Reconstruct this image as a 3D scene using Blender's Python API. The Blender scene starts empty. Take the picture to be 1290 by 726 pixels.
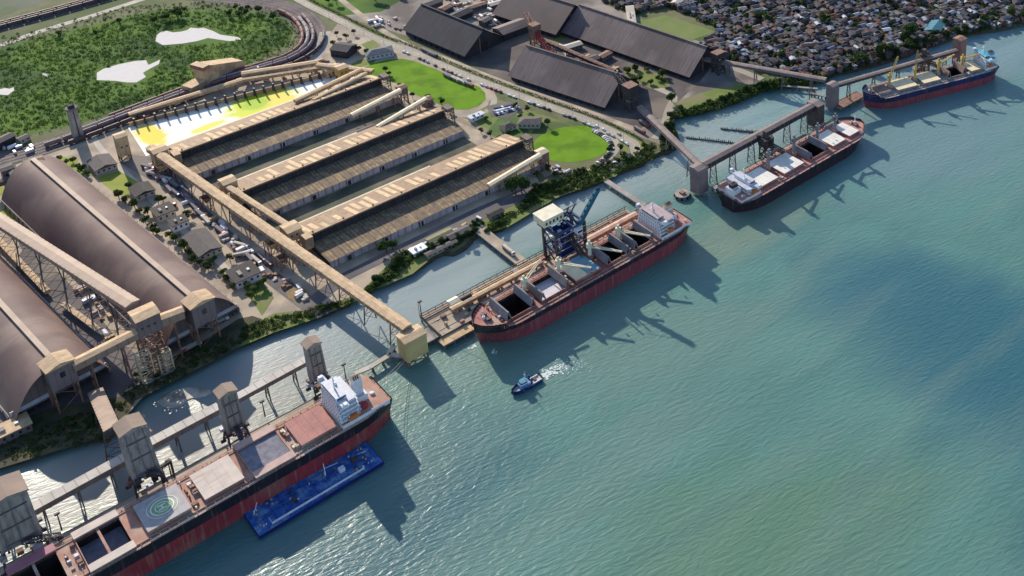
import bpy, math, random
import numpy as np
from mathutils import Vector, Matrix
R = random.Random(7)
D2 = math.radians
scene = bpy.context.scene
COL = scene.collection
# ---------------------------------------------------------------- camera model (real camera, lens shift)
F, TH, CX, CY, H = 1464., D2(21.8), 970., -77., 569.
ct, st = math.cos(TH), math.sin(TH)
c45 = math.sqrt(.5)
def G(px, py, z=3.0):                     # ground point seen at a photo pixel, used once to survey the site
    a = (px-CX)/F; b = (py-CY)/F
    d = (a, ct - b*st, -st - b*ct)
    t = (z-H)/d[2]
    return (d[0]*t, d[1]*t, z)
def UV(px, py, z=3.0):
    x, y, _ = G(px, py, z)
    return ((x+y)*c45, (y-x)*c45)
def W(u, v, z=0.0):
    return ((u-v)*c45, (u+v)*c45, z)
cam_d = bpy.data.cameras.new('camera'); cam = bpy.data.objects.new('camera', cam_d); COL.objects.link(cam)
cam.location = (0, 0, H); cam.rotation_euler = (math.pi/2-TH, 0, 0)
cam_d.sensor_width = 36; cam_d.lens = 36*F/1290
cam_d.shift_x = (645-CX)/1290; cam_d.shift_y = (CY-363)/1290
cam_d.clip_start = 1; cam_d.clip_end = 20000
scene.camera = cam
# ---------------------------------------------------------------- light
SAZ, SEL = D2(127), D2(25)
world = bpy.data.worlds.new('World'); scene.world = world; world.use_nodes = True
nt = world.node_tree; nt.nodes.clear()
sky = nt.nodes.new('ShaderNodeTexSky'); sky.sky_type = 'NISHITA'; sky.sun_disc = False
sky.sun_elevation = SEL
sky.sun_rotation = math.atan2(math.cos(SAZ), math.sin(SAZ))
sky.air_density = 1.0; sky.dust_density = .6; sky.ozone_density = 2.6
bg = nt.nodes.new('ShaderNodeBackground'); bg.inputs[1].default_value = 0.145
wo = nt.nodes.new('ShaderNodeOutputWorld')
nt.links.new(sky.outputs[0], bg.inputs[0]); nt.links.new(bg.outputs[0], wo.inputs[0])
sd = bpy.data.lights.new('sun', 'SUN'); sd.energy = 4.8; sd.angle = D2(.55); sd.color = (1, .90, .74)
so = bpy.data.objects.new('sun', sd); COL.objects.link(so)
dirv = Vector((-math.cos(SAZ)*math.cos(SEL), -math.sin(SAZ)*math.cos(SEL), -math.sin(SEL)))
so.rotation_euler = dirv.to_track_quat('-Z', 'Y').to_euler(); so.location = (-600, 800, 700)
scene.view_settings.view_transform = 'Standard'; scene.view_settings.look = 'None'
scene.view_settings.gamma = 1; scene.view_settings.exposure = 0.42
# ---------------------------------------------------------------- materials
MT = {}
def mat(name, c, c2=None, sc=.15, rough=.8, met=0., bump=0., stripe=None, c3=None, sc3=.02, spec=.3, sharp=(.35,.65), streak=None):
    """procedural material: base colour mottled with c2 by noise, optional stripes=(axis, period, colour, width)"""
    if name in MT: return MT[name]
    m = bpy.data.materials.new(name); m.use_nodes = True; n = m.node_tree.nodes; l = m.node_tree.links
    b = n['Principled BSDF']; b.inputs['Roughness'].default_value = rough; b.inputs['Metallic'].default_value = met
    b.inputs['Specular IOR Level'].default_value = spec
    if c2 is None: c2 = tuple(k*.72 for k in c)
    tc = n.new('ShaderNodeTexCoord')
    def noise(s, d=5):
        t = n.new('ShaderNodeTexNoise'); t.inputs['Scale'].default_value = s; t.inputs['Detail'].default_value = d
        l.new(tc.outputs['Object'], t.inputs['Vector']); return t
    def mix(fac, A, B):
        x = n.new('ShaderNodeMix'); x.data_type = 'RGBA'
        l.new(fac, x.inputs[0])
        for sock, v in ((x.inputs[6], A), (x.inputs[7], B)):
            if isinstance(v, tuple): sock.default_value = (*v, 1)
            else: l.new(v, sock)
        return x.outputs[2]
    def ramp(src, lo, hi):
        r = n.new('ShaderNodeMapRange'); r.inputs[1].default_value = lo; r.inputs[2].default_value = hi
        l.new(src, r.inputs[0]); return r.outputs[0]
    t = noise(sc); col = mix(ramp(t.outputs[0], *sharp), tuple(c), tuple(c2))
    if c3: 
        t3 = noise(sc3, 4); col = mix(ramp(t3.outputs[0], .48, .62), col, tuple(c3))
    if stripe:
        ax, per, sc_, wd = stripe
        sx = n.new('ShaderNodeSeparateXYZ'); l.new(tc.outputs['Object'], sx.inputs[0])
        mth = n.new('ShaderNodeMath'); mth.operation = 'PINGPONG'; mth.inputs[1].default_value = per/2
        l.new(sx.outputs['XYZ'.index(ax)], mth.inputs[0])
        r = ramp(mth.outputs[0], wd*.5, wd*.5+.12)
        tn = noise(.05, 3); mm = n.new('ShaderNodeMath'); mm.operation = 'MAXIMUM'
        l.new(r, mm.inputs[0]); l.new(ramp(tn.outputs[0], .5, .75), mm.inputs[1])
        col = mix(mm.outputs[0], tuple(sc_), col)
    if streak:
        mp = n.new('ShaderNodeMapping'); mp.inputs['Scale'].default_value = streak[1]; l.new(tc.outputs['Object'], mp.inputs[0])
        t4 = n.new('ShaderNodeTexNoise'); t4.inputs['Scale'].default_value = 1; t4.inputs['Detail'].default_value = 4; l.new(mp.outputs[0], t4.inputs['Vector'])
        q = n.new('ShaderNodeMath'); q.operation = 'MULTIPLY'; q.inputs[1].default_value = streak[4] if len(streak) > 4 else .8
        l.new(ramp(t4.outputs[0], streak[2], streak[3]), q.inputs[0]); col = mix(q.outputs[0], col, tuple(streak[0]))
    l.new(col, b.inputs['Base Color'])
    if bump:
        bp = n.new('ShaderNodeBump'); bp.inputs['Distance'].default_value = bump; bp.inputs['Strength'].default_value = .6
        tb = noise(sc*3, 4); l.new(tb.outputs[0], bp.inputs['Height']); l.new(bp.outputs[0], b.inputs['Normal'])
    MT[name] = m; return m
steel_dark = mat('dark_steel', (.05,.045,.05), (.09,.07,.06), .3, .6)
steel_blue = mat('blue_steel', (.03,.06,.17), (.05,.07,.13), .3, .5)
rust = mat('rusty_steel', (.30,.17,.12), (.16,.09,.07), .3, .8)
tan = mat('tan_cladding', (.60,.42,.24), (.46,.31,.18), .12, .8, c3=(.34,.23,.15), sc3=.06, streak=((.26,.17,.11),(.6,.6,.08),.5,.74,.75))
tan_roof = mat('tan_roof', (.64,.45,.27), (.48,.33,.20), .2, .8, streak=((.32,.21,.14),(.12,.6,.3),.5,.74,.7))
beige = mat('beige_paint', (.66,.55,.38), (.5,.4,.28), .2, .6)
cream = mat('cream_paint', (.78,.72,.54), (.66,.58,.42), .2, .6)
conc = mat('concrete', (.40,.36,.32), (.27,.24,.22), .08, .9, bump=.1, streak=((.16,.14,.12),(.6,.6,.08),.5,.72,.7))
conc_l = mat('pale_concrete', (.56,.50,.43), (.42,.37,.31), .08, .9)
conc_d = mat('dark_concrete', (.2,.17,.16), (.12,.1,.1), .1, .9)
pinkdeck = mat('salmon_deck', (.48,.26,.19), (.34,.19,.15), .2, .8, c3=(.44,.33,.27), sc3=.06, streak=((.20,.10,.08),(.35,.06,.3),.58,.75,.7))
reddeck = mat('red_deck', (.40,.14,.115), (.28,.10,.09), .15, .7, c3=(.42,.25,.2), sc3=.05)
palemauve = mat('mauve_grey_deck', (.46,.36,.36), (.36,.28,.29), .2, .75)
hullred = mat('red_boot_paint', (.30,.035,.045), (.21,.03,.04), .08, .5, c3=(.26,.08,.07), sc3=.04, streak=((.33,.15,.11),(.6,.6,.05),.52,.72))
hullblack = mat('black_hull_paint', (.016,.015,.022), (.03,.024,.03), .1, .45, streak=((.16,.075,.05),(.5,.5,.05),.56,.74))
hullnavy = mat('navy_hull_paint', (.025,.028,.12), (.02,.022,.06), .1, .45, streak=((.14,.09,.08),(.5,.5,.05),.56,.74))
hullmar = mat('maroon_hull_paint', (.27,.05,.07), (.19,.045,.06), .1, .5, streak=((.30,.14,.11),(.6,.6,.05),.52,.72))
white = mat('white_paint', (.80,.80,.82), (.68,.68,.72), .3, .5, streak=((.52,.38,.28),(.9,.9,.08),.60,.78,.6))
whitegrey = mat('grey_white_paint', (.55,.56,.62), (.45,.46,.52), .3, .5)
hatchgrey = mat('grey_hatch', (.24,.22,.24), (.17,.16,.18), .2, .7)
hatchlight = mat('light_hatch', (.60,.50,.42), (.50,.42,.38), .15, .7, streak=((.36,.22,.15),(.05,.5,.5),.54,.75,.6))
hatchwhite = mat('white_hatch', (.80,.76,.70), (.70,.66,.60), .2, .6)
hatchred = mat('dusty_red_hatch', (.42,.17,.14), (.33,.13,.12), .2, .7, streak=((.25,.10,.09),(.05,.5,.5),.5,.75,.6))
hatchmaroon = mat('maroon_hatch', (.38,.13,.18), (.3,.11,.15), .2, .65)
hatchcream = mat('cream_hatch', (.78,.66,.44), (.68,.56,.36), .2, .65)
hatchblue = mat('teal_hatch', (.16,.30,.38), (.20,.34,.38), .2, .6)
heli = mat('helipad_grey', (.42,.38,.38), (.32,.30,.31), .25, .7)
heligreen = mat('helipad_green', (.26,.40,.24), (.20,.33,.2), .4, .7)
heliwhite = mat('helipad_line', (.78,.80,.62), (.68,.7,.5), .5, .7)
yellow = mat('yellow_paint', (.58,.38,.12), (.48,.32,.11), .3, .6)
holddark = mat('dark_hold', (.045,.03,.03), (.02,.015,.015), .2, .9)
cargo = mat('grey_cargo', (.24,.23,.27), (.16,.15,.18), .25, .9)
cargo_w = mat('white_cargo', (.70,.68,.70), (.6,.58,.62), .2, .9)
glass = mat('dark_glass', (.02,.03,.04), (.04,.05,.06), .5, .15, spec=.6)
blue = mat('blue_barge_deck', (.035,.14,.46), (.02,.08,.30), .3, .7, c3=(.14,.26,.46), sc3=.2, streak=((.02,.03,.10),(.08,.7,.5),.52,.7,.7))
bluedark = mat('blue_barge_hull', (.012,.02,.15), (.01,.015,.1), .2, .5)
teal = mat('teal_paint', (.03,.22,.36), (.04,.18,.3), .2, .5)
cyan = mat('turquoise_paint', (.10,.42,.55), (.08,.34,.46), .3, .5)
orange = mat('orange_paint', (.75,.22,.06), None, .3, .5)
redp = mat('red_paint', (.45,.04,.05), None, .3, .5)
navy = mat('navy_paint', (.01,.03,.16), None, .3, .45)
archroof = mat('mauve_arched_roof', (.21,.135,.118), (.155,.10,.095), .02, .7, c3=(.26,.18,.15), sc3=.03, spec=.2, stripe=('Y',3.2,(.20,.125,.11),.15), streak=((.14,.09,.085),(.12,.4,.12),.5,.75,.3))
archwall = mat('mauve_arched_wall', (.20,.16,.16), (.15,.12,.12), .05, .8, stripe=('X',4,(.13,.1,.1),.3))
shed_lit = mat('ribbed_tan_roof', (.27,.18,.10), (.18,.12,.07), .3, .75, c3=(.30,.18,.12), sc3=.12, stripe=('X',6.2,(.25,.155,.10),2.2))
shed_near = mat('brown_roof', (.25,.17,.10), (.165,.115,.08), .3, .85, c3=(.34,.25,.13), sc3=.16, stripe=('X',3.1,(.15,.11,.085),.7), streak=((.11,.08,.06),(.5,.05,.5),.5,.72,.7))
shed_wall = mat('grey_shed_wall', (.52,.48,.50), (.38,.35,.37), .1, .9, stripe=('X',6.2,(.3,.27,.29),.6), streak=((.20,.16,.14),(.5,.5,.06),.48,.72,.75))
coalroof = mat('dark_brown_roof', (.21,.155,.15), (.155,.115,.115), .04, .75, c3=(.12,.09,.088), sc3=.02, stripe=('Y',4,(.12,.09,.085),.25), streak=((.09,.065,.062),(.06,.4,.06),.48,.7,.75))
coalroof2 = mat('blue_black_roof', (.035,.035,.052), (.026,.025,.036), .05, .8, streak=((.07,.06,.07),(.06,.4,.06),.5,.72,.6))
coal = mat('coal_stained_wall', (.03,.028,.035), (.05,.045,.05), .1, .9)
slate = mat('dark_slate_roof', (.045,.040,.042), (.07,.06,.058), .3, .85, stripe=('X',2,(.03,.028,.03),.3))
greyroof = mat('grey_fibre_roof', (.14,.12,.115), (.10,.085,.085), .3, .85, stripe=('X',1.5,(.085,.075,.075),.3))
plaster = mat('plaster_wall', (.55,.48,.40), (.42,.37,.31), .4, .9)
bark = mat('bark', (.10,.07,.05), None, .8, .9)
rubber = mat('rubber', (.02,.02,.02), None, 1, .9)
# foliage
def leafmat(name, c, c2, sc=.25, **k):
    m = mat(name, c, c2, sc, .75, sharp=(.38,.62), spec=.15, **k); n = m.node_tree.nodes; l = m.node_tree.links
    b = n['Principled BSDF']; src = b.inputs['Base Color'].links[0].from_socket; tr = n.new('ShaderNodeBsdfTranslucent'); l.new(src, tr.inputs[0])
    x = n.new('ShaderNodeMixShader'); x.inputs[0].default_value = .42; l.new(b.outputs[0], x.inputs[1]); l.new(tr.outputs[0], x.inputs[2])
    l.new(x.outputs[0], [q for q in n if q.type == 'OUTPUT_MATERIAL'][0].inputs[0]); return m
lf = [leafmat('leaf_dark', (.035,.068,.02), (.06,.105,.028)), leafmat('leaf_mid', (.045,.085,.02), (.08,.13,.03)),
      leafmat('leaf_light', (.09,.15,.03), (.055,.10,.022)), leafmat('leaf_olive', (.10,.12,.03), (.06,.085,.025))]
marshleaf = leafmat('marsh_leaf', (.075,.15,.032), (.12,.20,.035), .03, c3=(.055,.11,.04), sc3=.012)
# ---------------------------------------------------------------- mesh builder
class MB:
    def __init__(s): s.v = []; s.f = []; s.m = []; s.mats = []
    def mi(s, m):
        if m not in s.mats: s.mats.append(m)
        return s.mats.index(m)
    def poly(s, pts, m):
        i = len(s.v); s.v += [tuple(p) for p in pts]; s.f.append(tuple(range(i, i+len(pts)))); s.m.append(s.mi(m)); return s
    def box(s, x0, x1, y0, y1, z0, z1, m, top=None):
        if x0 > x1: x0, x1 = x1, x0
        if y0 > y1: y0, y1 = y1, y0
        i = len(s.v); k = s.mi(m); kt = s.mi(top) if top else k
        s.v += [(x0,y0,z0),(x1,y0,z0),(x1,y1,z0),(x0,y1,z0),(x0,y0,z1),(x1,y0,z1),(x1,y1,z1),(x0,y1,z1)]
        for j, q in enumerate(((3,2,1,0),(4,5,6,7),(0,1,5,4),(1,2,6,5),(2,3,7,6),(3,0,4,7))):
            s.f.append(tuple(i+a for a in q)); s.m.append(kt if j == 1 else k)
        return s
    def beam(s, p, q, w, h, m, top=None, up=None):
        p = Vector(p); q = Vector(q); d = (q-p).normalized()
        upv = Vector(up) if up else Vector((0,0,1))
        if abs(d.dot(upv)) > .99: upv = Vector((1,0,0))
        r = d.cross(upv).normalized(); u = r.cross(d).normalized()
        i = len(s.v); k = s.mi(m); kt = s.mi(top) if top else k
        for e in (p, q):
            for a, b in ((-1,-1),(1,-1),(1,1),(-1,1)):
                s.v.append(tuple(e + r*(a*w/2) + u*(b*h/2)))
        for j, qd in enumerate(((0,1,2,3),(7,6,5,4),(0,4,5,1),(1,5,6,2),(2,6,7,3),(3,7,4,0))):
            s.f.append(tuple(i+a for a in qd)); s.m.append(kt if j == 4 else k)
        return s
    def tube(s, p, q, r0, m, n=8, r1=None, cap=True):
        r1 = r0 if r1 is None else r1
        p = Vector(p); q = Vector(q); d = (q-p).normalized()
        a = d.cross(Vector((0,0,1)));  a = a.normalized() if a.length > .01 else Vector((1,0,0))
        b = d.cross(a); i = len(s.v); k = s.mi(m)
        for e, r in ((p, r0), (q, r1)):
            for j in range(n):
                t = 2*math.pi*j/n; s.v.append(tuple(e + a*(r*math.cos(t)) + b*(r*math.sin(t))))
        for j in range(n):
            s.f.append((i+j, i+(j+1)%n, i+n+(j+1)%n, i+n+j)); s.m.append(k)
        if cap: 
            s.f.append(tuple(i+j for j in range(n-1,-1,-1))); s.m.append(k)
            s.f.append(tuple(i+n+j for j in range(n))); s.m.append(k)
        return s
    def prism(s, pts, z0, z1, m, top=None):
        n = len(pts); i = len(s.v); k = s.mi(m); kt = s.mi(top) if top else k
        s.v += [(a, b, z0) for a, b in pts] + [(a, b, z1) for a, b in pts]
        s.f.append(tuple(i+n+j for j in range(n))); s.m.append(kt)
        s.f.append(tuple(i+j for j in range(n-1,-1,-1))); s.m.append(k)
        for j in range(n):
            s.f.append((i+j, i+(j+1)%n, i+n+(j+1)%n, i+n+j)); s.m.append(k)
        return s
    def extr(s, prof, x0, x1, m, axis='x', cap=True, fm=None):
        """profile [(y,z)...] swept along x (or [(x,z)] along y)"""
        n = len(prof); i = len(s.v); k = s.mi(m)
        P = (lambda a, b, c: (a, b, c)) if axis == 'x' else (lambda a, b, c: (b, a, c))
        s.v += [P(x0, a, b) for a, b in prof] + [P(x1, a, b) for a, b in prof]
        for j in range(n):
            s.f.append((i+j, i+(j+1)%n, i+n+(j+1)%n, i+n+j)); s.m.append(s.mi(fm[j]) if fm and fm[j] else k)
        if cap:
            s.f.append(tuple(i+j for j in range(n-1,-1,-1))); s.m.append(k)
            s.f.append(tuple(i+n+j for j in range(n))); s.m.append(k)
        return s
    def lattice(s, p, q, w, h, m, r=.25, nseg=6):
        """four-chord truss from p to q with zigzag bracing"""
        p = Vector(p); q = Vector(q); d = (q-p).normalized(); upv = Vector((0,0,1)) if abs(d.z) < .95 else Vector((1,0,0))
        a = d.cross(upv).normalized(); b = a.cross(d).normalized()
        C = [a*(i*w/2)+b*(j*h/2) for i, j in ((-1,-1),(1,-1),(1,1),(-1,1))]
        for c in C: s.beam(p+c, q+c, r*2, r*2, m)
        for k in range(nseg):
            e0 = p+(q-p)*(k/nseg); e1 = p+(q-p)*((k+1)/nseg)
            for j in range(4):
                c0, c1 = C[j], C[(j+1)%4]
                if k % 2: c0, c1 = c1, c0
                s.beam(e0+c0, e1+c1, r*1.3, r*1.3, m)
                s.beam(e1+C[j], e1+C[(j+1)%4], r*1.3, r*1.3, m)
        return s
    def build(s, name, parent=None, loc=None, rz=None, smooth=False):
        me = bpy.data.meshes.new(name); me.from_pydata(s.v, [], s.f)
        for m in s.mats: me.materials.append(m)
        me.polygons.foreach_set('material_index', s.m)
        if smooth: me.polygons.foreach_set('use_smooth', [True]*len(s.f))
        me.update()
        o = bpy.data.objects.new(name, me); COL.objects.link(o)
        if parent: o.parent = parent
        if loc: o.location = loc
        if rz is not None: o.rotation_euler = (0, 0, rz)
        return o
def tag(o, label, cat, group=None, kind=None):
    if label: o['label'] = label
    if cat: o['category'] = cat
    if group: o['group'] = group
    if kind: o['kind'] = kind
    return o
def thing(name, label, cat, u, v, z, a=0, group=None):
    o = bpy.data.objects.new(name, None); COL.objects.link(o); o.empty_display_size = 2
    o.location = W(u, v, z); o.rotation_euler = (0, 0, D2(45+a)); return tag(o, label, cat, group)
def struct(mb, name):
    o = mb.build(name); o['kind'] = 'structure'; return o
KIDS = {}
def kids(o):
    return [c for c in bpy.data.objects if c.parent == o]
def dup(root, loc, rz, label=None, group=None, sc=None):
    if root.name not in KIDS:
        KIDS[root.name] = [(c, kids(c)) for c in kids(root)]
    r = root.copy(); COL.objects.link(r); r.location = loc; r.rotation_euler = (0, 0, rz)
    if sc: r.scale = sc
    if label: r['label'] = label
    if group: r['group'] = group
    for c, g in KIDS[root.name]:
        k = c.copy(); COL.objects.link(k); k.parent = r
        for e in g:
            m = e.copy(); COL.objects.link(m); m.parent = k
    return r
class Once:                         # first use moves the prototype itself, later uses copy it
    def __init__(s, root): s.root = root; s.first = None
    def put(s, loc, rz, label=None, group=None, sc=None):
        if s.first is None:
            s.first = dup(s.root, loc, rz, label, group, sc); return s.first
        return dup(s.root, loc, rz, label, group, sc)
    def drop(s):
        for c in kids(s.root):
            for g in kids(c): bpy.data.objects.remove(g)
            bpy.data.objects.remove(c)
        bpy.data.objects.remove(s.root)
def inpoly(x, y, P):
    r = False; j = len(P)-1
    for i in range(len(P)):
        if (P[i][1] > y) != (P[j][1] > y) and x < (P[j][0]-P[i][0])*(y-P[i][1])/(P[j][1]-P[i][1])+P[i][0]: r = not r
        j = i
    return r
def scatter(P, n, ymin=-1e9):
    xs = [p[0] for p in P]; ys = [p[1] for p in P]; out = []
    tries = 0
    while len(out) < n and tries < n*60:
        tries += 1
        # uniform on the ground: sample pixel with weight of ground area per pixel
        x = R.uniform(min(xs), max(xs)); y = R.uniform(min(ys), max(ys))
        wgt = ((min(ys)+662+1)/(y+662+1))**3
        if R.random() < wgt and inpoly(x, y, P): out.append((x, y))
    return out
def smooth_path(P, n=6):
    out = []
    for i in range(len(P)-1):
        p0 = P[max(i-1,0)]; p1 = P[i]; p2 = P[i+1]; p3 = P[min(i+2, len(P)-1)]
        for k in range(n):
            t = k/n
            out.append(tuple(.5*((2*p1[j])+(-p0[j]+p2[j])*t+(2*p0[j]-5*p1[j]+4*p2[j]-p3[j])*t*t+(-p0[j]+3*p1[j]-3*p2[j]+p3[j])*t**3) for j in (0,1)))
    out.append(tuple(P[-1][:2])); return out
def offset_path(P, d):
    out = []
    for i in range(len(P)):
        a = P[max(i-1,0)]; b = P[min(i+1, len(P)-1)]
        dx, dy = b[0]-a[0], b[1]-a[1]; L = math.hypot(dx, dy) or 1
        out.append((P[i][0]-dy/L*d, P[i][1]+dx/L*d))
    return out
def ribbon(P, w, z, m, mb=None, d=0):
    mb = mb or MB(); A = offset_path(P, d-w/2); B = offset_path(P, d+w/2)
    for i in range(len(P)-1):
        mb.poly([(*B[i], z), (*A[i], z), (*A[i+1], z), (*B[i+1], z)], m)
    return mb
def flat(px, z, m, mb=None, zs=None):
    """flat sheet from pixel outline (surveyed at its own height)"""
    mb = mb or MB(); mb.poly([G(x, y, z) for x, y in px], m); return mb
def gxy(P, z=3): return [G(x, y, z)[:2] for x, y in P]
# ================================================================ TERRAIN
shore = [(-900,1000),(-300,700),(-60,612),(0,592),(60,571),(95,561),(135,558),(150,540),(168,505),(205,486),(240,470),(270,452),(300,440),(345,420),(400,402),(440,387),
 (458,374),(500,352),(520,345),(553,326),(580,320),(600,303),(606,300),(628,293),(640,286),(650,278),(664,268),(700,250),(738,240),(776,222),(800,214),(828,200),(846,193),
 (858,182),(852,168),(845,153),(870,147),(900,140),(930,130),(958,118),(985,112),(1010,110),(1035,104),(1052,97),(1082,90),(1105,84),(1135,76),(1165,64),(1200,52),(1235,44),(1262,40),(1290,32),(1360,12),(1500,-30)]
sh = [G(x, y, 0)[:2] for x, y in shore]
shs = smooth_path(sh, 3)
rr = random.Random(3)
shs = [(x+rr.uniform(-1.6,1.6), y+rr.uniform(-1.6,1.6)) for x, y in shs]
LZ = 3.0
land_poly = [(-6000,-200), (-6000,9000), (7000,9000), (5000,4200)]
landmat = mat('earth', (.17,.16,.085), (.12,.125,.06), .05, .95, c3=(.075,.11,.035), sc3=.012, bump=.2)
lm = MB(); inner = offset_path(shs, 3.2)
lm.poly([(*p, LZ) for p in inner] + [(*p, LZ) for p in land_poly[::-1]], landmat)
bankm = mat('bank_rock', (.10,.085,.06), (.05,.055,.03), .3, .95, bump=.4)
for i in range(len(shs)-1):
    a, b, c, d = shs[i], shs[i+1], inner[i+1], inner[i]
    oa, ob = offset_path([a, b], -3)
    lm.poly([(*a, -.3), (*b, -.3), (*c, LZ), (*d, LZ)], bankm)
    lm.poly([(*oa, -2), (*ob, -2), (*b, -.3), (*a, -.3)], bankm)
struct(lm, 'ground')
# water ---------------------------------------------------------
wm = bpy.data.materials.new('river_water'); wm.use_nodes = True; n = wm.node_tree.nodes; l = wm.node_tree.links
b = n['Principled BSDF']; b.inputs['Roughness'].default_value = .30; b.inputs['IOR'].default_value = 1.33
tc = n.new('ShaderNodeTexCoord')
def nz(scale, det, rot=0, stretch=1, dist=0):
    mp = n.new('ShaderNodeMapping'); mp.vector_type = 'TEXTURE'; mp.inputs['Rotation'].default_value = (0, 0, rot); mp.inputs['Scale'].default_value = (1/scale, 1/(scale*stretch), 1/scale)
    l.new(tc.outputs['Object'], mp.inputs[0])
    t = n.new('ShaderNodeTexNoise'); t.inputs['Scale'].default_value = 1; t.inputs['Detail'].default_value = det; t.inputs['Distortion'].default_value = dist
    l.new(mp.outputs[0], t.inputs['Vector']); return t.outputs[0]
def rmp(s, lo, hi):
    r = n.new('ShaderNodeMapRange'); r.inputs[1].default_value = lo; r.inputs[2].default_value = hi; r.interpolation_type = 'SMOOTHSTEP'; l.new(s, r.inputs[0]); return r.outputs[0]
def mx(f, A, B):
    x = n.new('ShaderNodeMix'); x.data_type = 'RGBA'; l.new(f, x.inputs[0])
    for sk, v in ((x.inputs[6], A), (x.inputs[7], B)):
        if isinstance(v, tuple): sk.default_value = (*v, 1)
        else: l.new(v, sk)
    return x.outputs[2]
def blob(x, y, rx, ry, rot=0):      # soft-edged patch of water colour at a surveyed place
    mp = n.new('ShaderNodeMapping'); mp.vector_type = 'TEXTURE'; mp.inputs['Location'].default_value = (x, y, 0); mp.inputs['Rotation'].default_value = (0,0,rot); mp.inputs['Scale'].default_value = (rx, ry, 1e6)
    l.new(tc.outputs['Object'], mp.inputs[0]); v = n.new('ShaderNodeVectorMath'); v.operation = 'LENGTH'; l.new(mp.outputs[0], v.inputs[0])
    ad = n.new('ShaderNodeMath'); ad.operation = 'ADD'; w = n.new('ShaderNodeMath'); w.operation = 'MULTIPLY'; w.inputs[1].default_value = .9
    l.new(big, w.inputs[0]); l.new(v.outputs[1], ad.inputs[0]); l.new(w.outputs[0], ad.inputs[1])
    r = n.new('ShaderNodeMapRange'); r.interpolation_type = 'SMOOTHSTEP'; r.inputs[1].default_value = 1.75; r.inputs[2].default_value = .85
    l.new(ad.outputs[0], r.inputs[0]); return r.outputs[0]
big = nz(.012, 4, .5, 1.6, .6)
TEAL, GREEN, DEEPBLUE, GREYG, SHALSKY = (.098,.212,.185), (.112,.218,.150), (.042,.135,.165), (.12,.19,.17), (.27,.33,.32)
col = mx(rmp(big, .35, .65), TEAL, tuple(k*1.12 for k in TEAL))
CALM=[]
def gb(px, py, rx, ry, rot, colr, calm=False):
    global col
    x, y, _ = G(px, py, 0); bl = blob(x, y, rx, ry, rot); col = mx(bl, col, colr)
    if calm: CALM.append(bl)
def gl(p, q, hw, colr):
    global col
    a_, b_ = G(*p, 0), G(*q, 0); L_ = math.hypot(b_[0]-a_[0], b_[1]-a_[1])/2
    col = mx(blob((a_[0]+b_[0])/2, (a_[1]+b_[1])/2, L_, hw, math.atan2(b_[1]-a_[1], b_[0]-a_[0])), col, colr)
gl((700,760), (1200,640), 70, GREEN); gl((560,430), (1000,420), 60, (.135,.235,.20))
gl((1000,210), (1290,120), 120, (.15,.245,.25)); gl((1100,90), (1330,60), 60, (.17,.25,.26))  # far reach paler and bluer, haze and sky reflection put into the colour
gl((1010,300), (1560,660), 80, (.068,.165,.182)); gl((1080,330), (1500,560), 68, DEEPBLUE); gl((1330,620), (1500,760), 60, (.055,.15,.165))  # darker, bluer patches on the right side of the river
gb(930, 290, 90, 32, D2(45), (.17,.245,.19)); gb(600, 460, 80, 26, D2(45), (.145,.24,.20))
gb(420, 690, 130, 70, D2(45), (.045,.135,.155)); gb(500, 600, 70, 40, D2(45), (.055,.145,.155))
# shallow water between quay line and bank, paled by sky reflection put into the colour
gb(540, 365, 120, 34, D2(45), SHALSKY, True); gb(700, 270, 110, 30, D2(45), SHALSKY, True); gb(900, 180, 120, 60, D2(40), SHALSKY)
gb(380, 445, 110, 40, D2(42), (.22,.28,.29), True); gb(150, 590, 170, 52, D2(42), (.22,.23,.23), True); gb(1050, 120, 120, 30, D2(30), (.22,.33,.33))
gb(1230, 60, 120, 40, D2(25), (.20,.29,.31))
cur = nz(.02, 6, D2(-45), .16, 1.2); cu_ = n.new('ShaderNodeMapRange'); cu_.inputs[1].default_value = .5; cu_.inputs[2].default_value = .75; cu_.inputs[4].default_value = .45; l.new(cur, cu_.inputs[0]); col = mx(cu_.outputs[0], col, (.17,.25,.21)); cur2 = nz(.035, 5, D2(-52), .2, .8)
dk = n.new('ShaderNodeMapRange'); dk.inputs[1].default_value = .5; dk.inputs[2].default_value = .75; dk.inputs[4].default_value = .3; l.new(cur2, dk.inputs[0]); col = mx(dk.outputs[0], col, (.07,.155,.15))
l.new(col, b.inputs['Base Color'])
b.inputs['Subsurface Weight'].default_value = .6; b.inputs['Subsurface Radius'].default_value = (.5,1,.9); b.inputs['Subsurface Scale'].default_value = 5
w1 = nz(.15, 5, D2(30), 2.8, .5); w2 = nz(.5, 4, D2(40), 1.8, .3); w3 = nz(.03, 3, D2(20), 2.)
s1 = n.new('ShaderNodeMath'); s1.operation = 'MULTIPLY_ADD'; s1.inputs[1].default_value = .14; l.new(w2, s1.inputs[0]); l.new(w1, s1.inputs[2])
bp = n.new('ShaderNodeBump'); bp.inputs['Distance'].default_value = .72; bp.inputs['Strength'].default_value = .75; 
cs = None
for bl in CALM:
    if cs is None: cs = bl
    else:
        mxm = n.new('ShaderNodeMath'); mxm.operation = 'MAXIMUM'; l.new(cs, mxm.inputs[0]); l.new(bl, mxm.inputs[1]); cs = mxm.outputs[0]
st_ = n.new('ShaderNodeMapRange'); st_.inputs[3].default_value = .75; st_.inputs[4].default_value = .2; l.new(cs, st_.inputs[0]); l.new(st_.outputs[0], bp.inputs['Strength'])
l.new(s1.outputs[0], bp.inputs['Height']); l.new(bp.outputs[0], b.inputs['Normal'])
wmb = MB(); wmb.poly([(-7000,-3000,0), (8000,-3000,0), (8000,9000,0), (-7000,9000,0)], wm); struct(wmb, 'water')
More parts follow.
